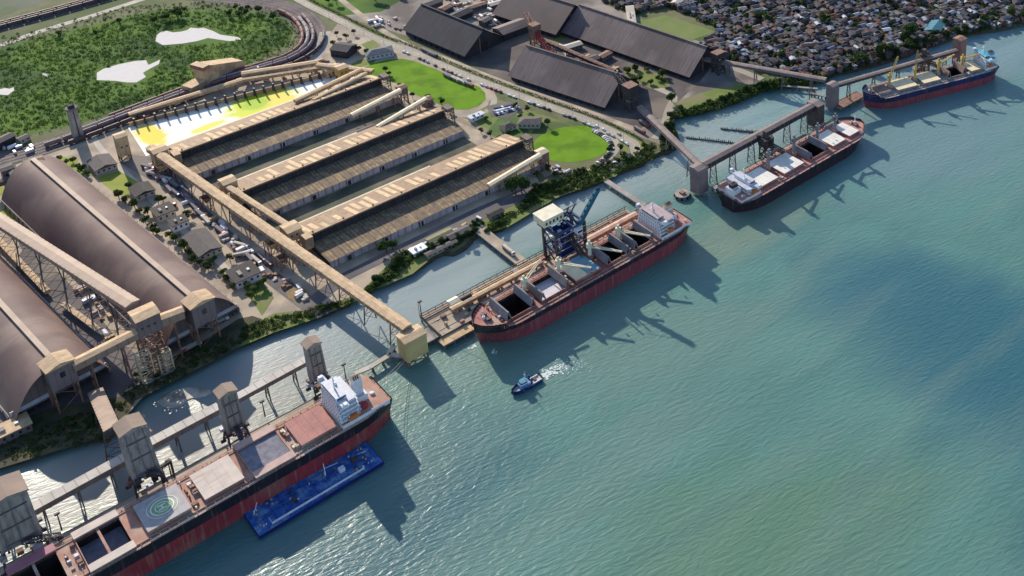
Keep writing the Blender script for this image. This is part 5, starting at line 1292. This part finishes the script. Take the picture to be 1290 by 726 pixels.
def tree_proto(kind, h, r, m, seed, palm=False):
    rs = random.Random(seed); t = thing('tree', kind, 'tree', 0, 0, 0)
    tr = MB(); top = Vector((rs.uniform(-.3,.3), rs.uniform(-.3,.3), h*.5)); tr.tube((0,0,-.3), top, .06*r+.12, bark, 6, .04*r+.08)
    for _ in range(5):
        a = rs.uniform(0, 6.28); tr.tube(top-Vector((0,0,rs.uniform(0,.18*h))), top+Vector((math.cos(a)*r*.55, math.sin(a)*r*.55, h*.22)), .03*r+.06, bark, 5, .04)
    tr.build('trunk', t); c = MB()
    if palm:
        for q in range(11):
            a = q*2*math.pi/11+rs.uniform(-.2,.2); p = Vector((0,0,h*.95)); tr_ = p
            for s_ in range(3):
                e = p+Vector((math.cos(a)*r*(s_+1)/3, math.sin(a)*r*(s_+1)/3, [.3,.1,-.8][s_]*r*.35)); w = Vector((-math.sin(a), math.cos(a), 0))*r*[.16,.2,.05][s_]
                w0 = Vector((-math.sin(a), math.cos(a), 0))*r*[.03,.16,.2][s_]
                c.poly([tr_-w0, e-w, e+w, tr_+w0], m); tr_ = e
    else:
        nl = rs.randint(5, 8)
        for q in range(nl):
            a = rs.uniform(0, 6.28); d = r*rs.uniform(.15, .62); rr_ = r*rs.uniform(.34, .6)
            leaf_faces(c, d*math.cos(a), d*math.sin(a), h*.62+rs.uniform(-.1,.22)*h, rr_, rr_*.75, int(26+rr_*16), r*.13+.12, m, rs)
    c.build('crown', t); return t
kinds = [('dark green round tree', 8.5, 4.6, lf[0]), ('mid green bushy tree', 7, 4.2, lf[1]), ('pale green loose tree', 6, 3.6, lf[2]), ('olive green low tree', 5, 3.8, lf[3]), ('dark green tall broad tree', 12, 6.8, lf[0]), ('mid green tall tree', 10.5, 5.2, lf[1])]
TP = [[Once(tree_proto(k[0], k[1], k[2], k[3], 40+i*3+j)) for j in range(3)] for i, k in enumerate(kinds)]
PALM = Once(tree_proto('small feathery palm', 9, 3.4, lf[1], 99, True))
TCOUNT = [0]
def tree(px, py, k=0, s=1., where='on the yard', z=LZ, group=None, label=None):
    pr = TP[k][R.randint(0, 2)] if k < 6 else PALM; nm = kinds[k][0] if k < 6 else 'small feathery palm'
    s *= R.uniform(.85, 1.15); x, y, _ = G(px, py, z); TCOUNT[0] += 1
    return pr.put((x, y, z), R.uniform(0, 6.28), label or f'{nm} {where}', group or f'trees {where}', (s, s, s*R.uniform(.85,1.15)))
# single trees one can point at
tree(650, 246, 4, 1.35, label='big dark round tree on the bank between the nearest shed and the blue unloader'); tree(657, 243, 4, 1.0, label='dark tree just right of the big round one on the bank')
tree(487, 318, 4, 1.0, label='dark tree at the wall of the nearest shed left of the white cabin'); tree(495, 315, 1, 1.1, label='smaller tree beside the dark one at the wall of the nearest shed')
tree(800, 108, 0, 1.2, label='dark tree by the curved road behind the brown coal shed'); tree(846, 128, 4, .9, label='round tree on the bank right of the river end of the coal sheds')
tree(1148, 48, 4, 1.9, label='tallest dark tree among the houses near the river, above the farthest ship'); tree(1140, 52, 4, 1.6, label='broad dark tree left of the tallest one above the farthest ship')
for x, y, k in ((150,250,1),(158,256,1),(163,240,0),(170,262,1),(176,268,3),(186,270,0),(184,282,1),(192,292,0),(198,296,1),(214,300,1),(222,306,0),(232,314,1),(238,322,0),(244,330,1),(252,336,0),(262,340,1),(270,334,0),(282,346,1),(286,354,1),(294,364,2),(312,364,2),(322,368,2),(330,362,1),(316,376,2),(200,258,0),(206,254,1),(236,276,0),(290,330,0)):
    tree(x, y, k, .95, where='in the row of low buildings beside the nearer arched warehouse')
for x, y in ((84,208),(92,205),(98,212),(104,216),(110,222),(76,203),(118,214)): tree(x, y, R.choice((1,2)), .9, where='on the small lawn behind the nearer arched warehouse')
for x, y in ((486,92),(491,97),(540,126),(556,132),(505,112),(520,124),(566,143),(648,196),(657,204),(664,212),(676,222)): tree(x, y, 0, .7, where='along the right ends of the ribbed sheds')
for x, y in ((424,46),(420,60),(436,50),(446,44),(452,66),(462,70)): tree(x, y, 0, .8, where='round the houses inside the rail curve')
for x, y in ((700,221),(708,222),(716,224),(726,222),(735,219),(764,200),(769,194),(690,216),(781,190),(786,200)): tree(x, y, R.choice((0,3)), .8, where='along the rim of the oval field')
for x, y in ((606,168),(618,172),(630,180),(640,172),(612,152),(655,150),(664,140),(650,136),(690,160)): tree(x, y, R.choice((0,1)), .75, where='in the garden plots between the two green fields')
for _, (x, y) in enumerate(scatter([(785,88),(805,84),(840,98),(845,112),(820,116),(790,98)], 12)): tree(x, y, R.choice((0,1,3)), .9, where='on the green strip behind the brown coal shed')
# band of trees along the river banks
bank1 = [(520,330),(553,312),(560,318),(600,296),(604,290),(610,283),(600,282),(575,300),(545,308),(520,318),(508,320),(480,350),(458,368),(462,372),(500,349)]
for x, y in scatter(bank1, 18): tree(x, y-1, R.choice((0,0,1,3)), .7, where='on the bank below the nearest shed')
bank2 = [(612,296),(640,282),(662,266),(700,247),(738,237),(776,219),(800,212),(826,199),(822,182),(805,190),(790,203),(760,206),(730,218),(700,230),(672,236),(655,262),(630,276),(616,286)]
for x, y in scatter(bank2, 24): tree(x, y-1, R.choice((0,2,1,3,1)), .7, where='on the bank below the oval field')
bank3 = [(850,166),(846,150),(872,145),(905,136),(935,126),(965,114),(1000,108),(1040,103),(1045,98),(1000,100),(960,104),(930,118),(900,128),(870,138),(850,142),(836,160),(832,178),(834,192),(850,184)]
for x, y in scatter(bank3, 24): tree(x, y-1, R.choice((0,0,1)), .8, where='on the bank of the quiet basin right of the coal sheds')
for x, y in scatter([(300,432),(345,414),(400,396),(440,382),(448,376),(400,390),(345,404),(310,415)], 10): tree(x, y, R.choice((0,3,3,1)), .55, where='on the bank left of the main gallery')
for x, y in scatter([(10,585),(60,565),(130,550),(150,525),(180,485),(235,462),(290,436),(285,420),(235,440),(185,462),(150,495),(60,520),(15,540)], 12): tree(x, y, R.choice((0,0,3)), .6, where='on the shaded bank in front of the arched warehouses')
# hedge along the main road
hg = MB(); rs = random.Random(31)
for x, y, a in walk(offset_path(main_road, 8.5), 1.6, 2)[60:420]: leaf_faces(hg, x+rs.uniform(-.3,.3), y+rs.uniform(-.3,.3), LZ+.9, 1.3, 1.3, 9, .6, rs.choice(lf[:2]), rs)
tag(hg.build('hedge'), 'long dark clipped hedge beside the main road', 'hedge')
for x, y in scatter([(400,0),(560,-30),(545,-6),(490,12),(455,24),(430,14)], 18): tree(x, y, R.choice((0,1,4)), 1., where='in the grove at the top beside the rail curve')
for x, y in scatter([(60,42),(120,30),(200,14),(280,8),(340,18),(350,28),(280,22),(200,32),(120,46),(70,52)], 16): tree(x, y, R.choice((0,1,4)), .9, where='along the far side of the marsh')
def bushes(name, P, n, smin, smax, m, label, cat, seed, avoid=()):
    rs = random.Random(seed); c = MB()
    for x, y in scatter(P, n):
        if any(inpoly(x, y, A) for A in avoid): continue
        X, Y, _ = G(x, y, LZ); s = rs.uniform(smin, smax); leaf_faces(c, X, Y, LZ+s*.35, s, s*.7, 12, s*.42, m if not isinstance(m, list) else rs.choice(m), rs)
    o = c.build(name); tag(o, label, cat, kind='stuff'); return o
marsh_poly = [(-120,190),(0,172),(90,152),(150,136),(250,99),(320,74),(362,52),(366,38),(350,24),(300,16),(200,15),(60,47),(-40,74),(-120,95)]
ponds = [[(118,102),(122,90),(150,79),(186,74),(204,73),(202,82),(188,100),(172,106)], [(194,54),(196,42),(240,33),(262,34),(306,48),(290,54),(205,59)], [(-6,120),(0,109),(18,108),(20,116)]]
bushes('marsh_vegetation', marsh_poly, 6000, .6, 1.9, [marshleaf, marshleaf, marshleaf, marshleaf, marshleaf, lf[2]], 'low dense marsh scrub filling the land inside the rail curve', 'scrub', 1, ponds)
bushes('trackside_scrub', [(-60,60),(60,34),(150,10),(250,2),(330,8),(372,24),(386,42),(376,62),(330,78),(250,103),(150,141),(90,160),(0,180),(-60,195),(-60,170),(90,148),(250,96),(350,58),(364,38),(340,20),(250,14),(150,22),(60,46),(-60,74)], 900, .6, 1.8, [marshleaf, lf[1], lf[2]], 'thin band of scrub between the marsh and the rail curve', 'scrub', 12)
bushes('bank_scrub', [(x, y-2) for x, y in bank1], 520, .8, 2.8, lf[:2], 'low dark scrub at the foot of the bank below the nearest shed', 'scrub', 2)
bushes('bank_scrub', [(x, y-1) for x, y in bank2], 620, .8, 2.8, [lf[0], lf[1], lf[2], lf[3]], 'low scrub at the foot of the bank below the oval field', 'scrub', 3)
bushes('bank_scrub', bank3, 760, .8, 3.2, lf[:2], 'low scrub on the bank of the quiet basin', 'scrub', 4)
bushes('bank_scrub', [(300,434),(345,416),(400,398),(440,384),(452,376),(400,386),(345,400),(306,412)], 330, .7, 1.8, [lf[3], lf[0], lf[1]], 'low olive scrub on the bank left of the main gallery', 'scrub', 5)
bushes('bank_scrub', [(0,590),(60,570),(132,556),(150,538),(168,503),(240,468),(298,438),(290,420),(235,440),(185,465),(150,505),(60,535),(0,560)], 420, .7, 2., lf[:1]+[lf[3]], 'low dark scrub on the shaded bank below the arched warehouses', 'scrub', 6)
# ================================================================ FAVELA
fav = [(770,-14),(760,3),(800,18),(838,8),(905,35),(880,62),(905,70),(950,88),(1000,98),(1040,98),(1052,93),(1082,85),(1105,79),(1135,71),(1165,59),(1200,47),(1235,39),(1262,35),(1290,27),(1330,16),(1300,-14)]
soccer = [(790,30),(838,14),(912,40),(866,58)]
sheet('settlement_ground', fav, mat('packed_earth', (.075,.07,.065), (.045,.045,.04), .05, .95, c3=(.045,.06,.03), sc3=.02), 1)
fcol_shaded = [('pale grey', (.26,.28,.33)), ('terracotta', (.13,.07,.06)), ('dark grey', (.055,.06,.08)), ('white', (.55,.57,.62)), ('brown', (.085,.068,.072)), ('rust red', (.12,.055,.055)), ('blue-grey', (.10,.13,.20)), ('tan', (.17,.145,.14))]  # tones darkened and blued, a cloud's shadow put into the roof colours
fp = []
for i, (nm, c) in enumerate(fcol_shaded):
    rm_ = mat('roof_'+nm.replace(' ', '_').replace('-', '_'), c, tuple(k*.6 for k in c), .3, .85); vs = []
    for j, (sx, sy) in enumerate(((8,6),(10,7),(7,7))):
        t = thing('hut', nm, 'house', 0, 0, 0); h = 3.2+j*1.2
        MB().box(-sx/2,sx/2,-sy/2,sy/2,-.3,h,[conc_d,mat('shade_dulled_wall',(.13,.12,.13),None,.4),mat('brick_wall',(.13,.075,.06),None,.4)][(i+j)%3]).build('wall', t)  # walls darkened as well, the same cloud shade put into their colour
        r = MB()
        if (i+j) % 2: r.extr([(-sy/2-.4,h-.05),(sy/2+.4,h-.05),(sy/2+.4,h+.1),(0,h+1.3),(-sy/2-.4,h+.1)], -sx/2-.4, sx/2+.4, rm_)
        else: r.v += [(-sx/2-.3,-sy/2-.3,h),(sx/2+.3,-sy/2-.3,h),(sx/2+.3,sy/2+.3,h+.8),(-sx/2-.3,sy/2+.3,h+.8)]; r.f.append((0,1,2,3)); r.m.append(r.mi(rm_)); r.box(-1,0,-.5,.5,h+.2,h+1.5,mat('water_tank_blue',(.05,.15,.35)))
        r.build('roof', t); vs.append(Once(t))
    fp.append((nm, vs))
pts = scatter(fav, 2300); pts = [p for p in pts if not inpoly(*p, soccer)]
pts.sort(key=lambda p: -p[1]); near = pts[:285]; far = pts[285:]
for x, y in near:
    if R.random() < .14: continue
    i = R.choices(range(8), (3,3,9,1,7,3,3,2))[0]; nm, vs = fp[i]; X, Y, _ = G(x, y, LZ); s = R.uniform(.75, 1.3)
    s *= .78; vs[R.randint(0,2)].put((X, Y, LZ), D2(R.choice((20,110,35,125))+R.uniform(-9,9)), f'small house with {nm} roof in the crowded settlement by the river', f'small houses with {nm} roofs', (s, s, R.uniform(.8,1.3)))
fm_ = MB(); rs = random.Random(77)
for x, y in far:
    if rs.random() < .1: continue
    i = rs.choices(range(8), (3,3,9,1,7,3,3,2))[0]; X, Y, _ = G(x, y, LZ); s = rs.uniform(.6, 1.1); a = D2(rs.choice((20,110,35,125))+rs.uniform(-9,9)); h = rs.uniform(2.5,6)
    ca, sa = math.cos(a)*s, math.sin(a)*s; f = lambda p, q: (X+p*ca-q*sa, Y+p*sa+q*ca)
    fm_.prism([f(-4.5,-3.3), f(4.5,-3.3), f(4.5,3.3), f(-4.5,3.3)], LZ-.2, LZ+h, [conc_d,conc_d,MT['brick_wall']][rs.randint(0,2)])
    r = MT['roof_'+fcol_shaded[i][0].replace(' ', '_').replace('-', '_')]
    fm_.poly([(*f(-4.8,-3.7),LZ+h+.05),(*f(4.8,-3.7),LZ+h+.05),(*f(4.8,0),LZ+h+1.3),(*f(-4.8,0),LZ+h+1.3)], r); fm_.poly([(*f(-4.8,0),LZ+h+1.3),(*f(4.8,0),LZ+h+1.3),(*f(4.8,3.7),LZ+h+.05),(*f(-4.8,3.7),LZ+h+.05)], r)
tag(fm_.build('far_houses'), 'mass of tiny crowded houses filling the settlement towards the top edge', 'houses', kind='stuff')
for x, y in scatter(fav, 44): 
    if not inpoly(x, y, soccer): tree(x, y, R.choice((0,0,4,5,1)), 1.05, where='among the crowded settlement houses')
bushes('settlement_greenery', fav, 4300, 1.8, 4.8, [lf[0], lf[0], lf[1], lf[3]], 'dark greenery growing between the crowded settlement houses', 'greenery', 8, [soccer])
for x, y in [(1052+i*9.5+R.uniform(-3,3), 91-i*2.9-(0 if i<12 else (i-12)*.2)+R.uniform(-2,1)) for i in range(24)]: tree(x, y, R.choice((0,4,1)), 1.1, where='on the river bank of the settlement')
bldg('turquoise-roofed waterfront building near the settlement bank', 1178, 40, 26, 16, 6, 20, plaster, mat('faded_turquoise_roof', (.06,.20,.26), None, .2))
bldg('long pale building left of the soccer field', 795, 24, 8, 46, 5, -35, white, conc_l, 'flat')
bldg('pale long shed at the top of the settlement', 858, 4, 30, 10, 6, 20, white, conc_l)
# ================================================================ VEHICLES AND YARD OBJECTS
cars = []
for nm, c in (('white', (.75,.75,.76)), ('black', (.02,.02,.025)), ('silver grey', (.38,.38,.40)), ('dark red', (.25,.02,.02)), ('dark blue', (.02,.04,.15))):
    m = mat('car_'+nm.replace(' ', '_'), c, c, .5, .3, spec=.6); t = thing('parked_car', nm, 'car', 0, 0, 0)
    MB().extr([(-2.15,.35),(2.15,.35),(2.2,.8),(1.3,.95),(.7,1.45),(-1.1,1.45),(-1.75,.95),(-2.2,.85)], -.88, .88, m, axis='y').build('body', t)
    MB().extr([(-1.55,.98),(1.1,.98),(.66,1.38),(-1.05,1.38)], -.9, .9, glass, axis='y').build('windows', t)
    for x in (-1.35,1.35):
        for y in (-.85,.85): MB().tube((x,y-.1,.33),(x,y+.1,.33),.33,rubber,8).build('wheel', t)
    cars.append((nm, Once(t)))
def car(x, y, a, where, z=LZ+.2):
    nm, pr = cars[R.choices(range(5), (5,4,4,1,1))[0]]; pr.put((x, y, z), a, f'{nm} parked car {where}', f'{nm} cars parked {where}', (1.12,1.12,1.12))
for x, y, a in walk(offset_path(main_road, -5.5), 6.4, 0)[48:110]:
    if R.random() < .62: car(x, y, a, 'along the main road')
for x, y, a in walk(smooth_path(gxy([(748,165),(760,172),(768,180),(770,190),(762,200),(752,207)])), 3.2, 0):
    if R.random() < .8: car(x, y, a+math.pi/2+.1, 'in the curved row by the oval field')
lot = [G(620,137), G(652,131), G(656,138), G(624,147)]
for r_ in range(3):
    for k in range(12):
        if R.random() < .15: continue
        f, g_ = (k+.5)/12, (r_+.5)/3; P_ = [lot[0][i]*(1-f)*(1-g_)+lot[1][i]*f*(1-g_)+lot[2][i]*f*g_+lot[3][i]*(1-f)*g_ for i in (0,1)]
        car(P_[0], P_[1], D2(-50), 'in the small car park between the green fields')
for x, y in ((700,216),(704,213),(760,164),(752,160),(780,170)): car(*G(x, y)[:2], D2(-45), 'on the apron beside the oval field')
trucks = []
for nm, c, cargo_c in (('white', (.6,.6,.6), (.38,.33,.30)), ('red', (.3,.06,.05), (.27,.17,.14)), ('blue', (.05,.08,.2), (.30,.27,.26))):
    cm_ = mat('truck_cab_'+nm, c, c, .5, .4); bm_ = mat('truck_bed_'+nm, cargo_c, None, .4, .8); t = thing('truck', nm, 'truck', 0, 0, 0)
    MB().extr([(5.2,.8),(7.6,.8),(7.6,2.2),(7.2,3.3),(5.2,3.3)], -1.25, 1.25, cm_, axis='y').build('cab', t)
    b = MB(); b.box(-7.5,4.8,-1.25,1.25,1.1,1.3,steel_dark); b.extr([(-1.25,1.3),(1.25,1.3),(1.35,3.2),(-1.35,3.2)], -7.5, 4.8, bm_); b.box(-7.2,4.5,-1.1,1.1,3.203,3.4,cargo if nm != 'white' else conc_l); b.build('trailer', t)
    MB().box(7.61,7.66,-1.1,1.1,2.1,3.0,glass).build('windscreen', t)
    for x in (-6.3,-5,-3.7,3.4,6.4):
        w = MB()
        for y in (-1.1,1.1): w.tube((x,y-.2,.5),(x,y+.2,.5),.5,rubber,8)
        w.build('wheels', t)
    trucks.append((nm, Once(t)))
def truck(px, py, a, where):
    nm, pr = trucks[R.randint(0,2)]; x, y, _ = G(px, py, LZ+.15); pr.put((x, y, LZ+.15), D2(a), f'{nm} tipper truck {where}', f'{nm} trucks {where}')
for x, y in ((186,214),(196,222),(208,228),(218,236),(222,246),(234,250),(240,256),(252,270),(262,278),(280,292),(306,312),(212,240),(246,262),(324,330)):
    truck(x+R.uniform(-3,3), y+R.uniform(-2,2), R.choice((-45,135,-40,-20)), 'waiting in the yard under the main gallery')
for x, y in ((308,322),(314,326),(330,326),(338,332),(210,262)): truck(x, y, R.choice((-45,20,135)), 'on the tan pavement by the row of buildings')
for x, y in ((565,98),(572,101),(580,104),(590,108),(537,66),(545,70)): truck(x, y, -38, 'on the road by the half-round field')
for x, y in ((820,152),(812,158),(806,166),(860,96)): truck(x, y, -45, 'on the road at the river end of the coal sheds')
nm_, pr_ = trucks[0]; pr_.put(W(387.5, 676, 4.75), D2(-45), 'white tipper truck driving on the concrete trestle road')
for x, y in ((207,486),(228,466),(248,456),(283,424)): truck(x-8, y-16, 45, 'parked in the shade in front of the arched warehouses')
# scattered yard piles and containers as single things
clutter = [('pile of pale scrap', conc_l), ('brown crate stack', rust), ('grey container', whitegrey), ('white tank', white), ('dusty mauve bin', palemauve), ('tan equipment box', tan)]
cp = []
for i, (nm, m) in enumerate(clutter):
    t = thing('yard_container', nm, 'container', 0, 0, 0); b = MB()
    if 'tank' in nm: b.tube((-3,0,1.6),(3,0,1.6),1.5,m,12); bb = b.build('shell', t); MB().box(-2.2,-1.6,-1.3,1.3,0,.5,conc).box(1.6,2.2,-1.3,1.3,0,.5,conc).build('saddle', t)
    elif 'pile' in nm or 'crate' in nm:
        for q in range(9): x, y, s = R.uniform(-2.5,2.5), R.uniform(-2,2), R.uniform(.5,1.2); b.box(x-s,x+s,y-s,y+s,0,s*R.uniform(.8,2.2),m)
        b.build('stack', t)
    else:
        b.box(-3,3,-1.25,1.25,.15,2.7,m)
        for q in range(12): b.box(-2.9+q*.5,-2.75+q*.5,-1.3,1.3,.3,2.6,m)
        b.build('body', t); MB().box(3.003,3.06,-1.1,1.1,.3,2.5,steel_dark).build('door', t)
    cp.append((nm, Once(t)))
def clut(P, n, where):
    for x, y in scatter(P, n):
        nm, pr = cp[R.randint(0,5)]; X, Y, _ = G(x, y, LZ+.15); s = R.uniform(.7,1.2); pr.put((X, Y, LZ+.15), D2(45+R.choice((0,90))+R.uniform(-12,12)), f'{nm} {where}', f'{nm}s {where}', (s,s,s))
clut([(175,205),(190,205),(262,268),(350,340),(392,372),(384,380),(340,352),(250,275)], 44, 'standing in the yard under the main gallery')
clut([(560,0),(640,-5),(650,12),(620,34),(585,20),(560,12)], 60, 'in the scrap yard at the top edge')
clut([(455,30),(480,18),(540,30),(545,48),(505,42)], 30, 'on the ground left of the blue-black coal shed')
clut([(690,52),(720,62),(790,94),(770,96),(700,66)], 30, 'between the two brown coal sheds')
clut([(105,345),(125,380),(160,430),(150,440),(120,410),(95,365)], 14, 'between the arched warehouses')
clut([(500,322),(540,302),(600,276),(612,270),(600,290),(530,318)], 16, 'on the bank below the nearest shed')
clut([(270,92),(300,86),(330,84),(420,76),(420,90),(330,104)], 26, 'by the rail unloading house')
clut([(700,210),(720,214),(712,222),(694,220)], 8, 'at the lower rim of the oval field')
clut([(0,188),(40,180),(50,190),(10,200)], 10, 'beside the railway at the left edge')
# lamp posts along the main road
lp = thing('street_lamp', 'grey street lamp', 'street lamp', 0, 0, 0); MB().tube((0,0,0),(0,0,9),.14,steel_dark,6,.08).build('pole', lp); MB().beam((0,0,9),(2.2,0,9.3),.15,.15,steel_dark).build('arm', lp); MB().box(1.8,2.8,-.2,.2,9.1,9.35,whitegrey).build('lamp', lp); LPp = Once(lp)
for x, y, a in walk(offset_path(main_road, -6.2), 34, 5)[5:20]: LPp.put((x, y, LZ), a+math.pi/2, 'grey street lamp beside the main road', 'street lamps along the main road')
# gallery bollards/mooring lines of the ships
rope = mat('mooring_rope', (.35,.32,.26), None, .5, .9)
def line(label, a, b):
    p, q = Vector(a), Vector(b); mb = MB(); pr = p; n = 8
    for k in range(1, n+1):
        t = k/n; e = p+(q-p)*t; e.z -= 1.6*4*t*(1-t); mb.beam(pr-p, e-p, .18, .18, rope); pr = e
    o = mb.build('mooring_line'); o.location = p; tag(o, label, 'rope', 'mooring lines of the ships')
for lab, a, b in (('mooring line from the stern of the nearest ship to the forked jetty', W(240,602,19.5), W(272,627,5)), ('second mooring line from the stern of the nearest ship to the forked jetty', W(239,597,19.5), W(273,626,5)),
    ('mooring line from the bow of the central ship to the low fender platform', W(322,611,20), W(303,632,5)), ('mooring line from the stern of the central ship to the mooring platform', W(505,610,17), W(505,642,4.5)),
    ('mooring line from the stern of the ship with white hatches to the round dolphin', W(553,606,12), W(540,640,4))): line(lab, a, b)
for l_ in TP: 
    for p in l_: p.drop()
PALM.drop()
for _, p in cars+trucks+cp: p.drop()
for _, vs in fp:
    for p in vs: p.drop()
LPp.drop()
print('trees', TCOUNT[0])
print('objects', len(bpy.data.objects))
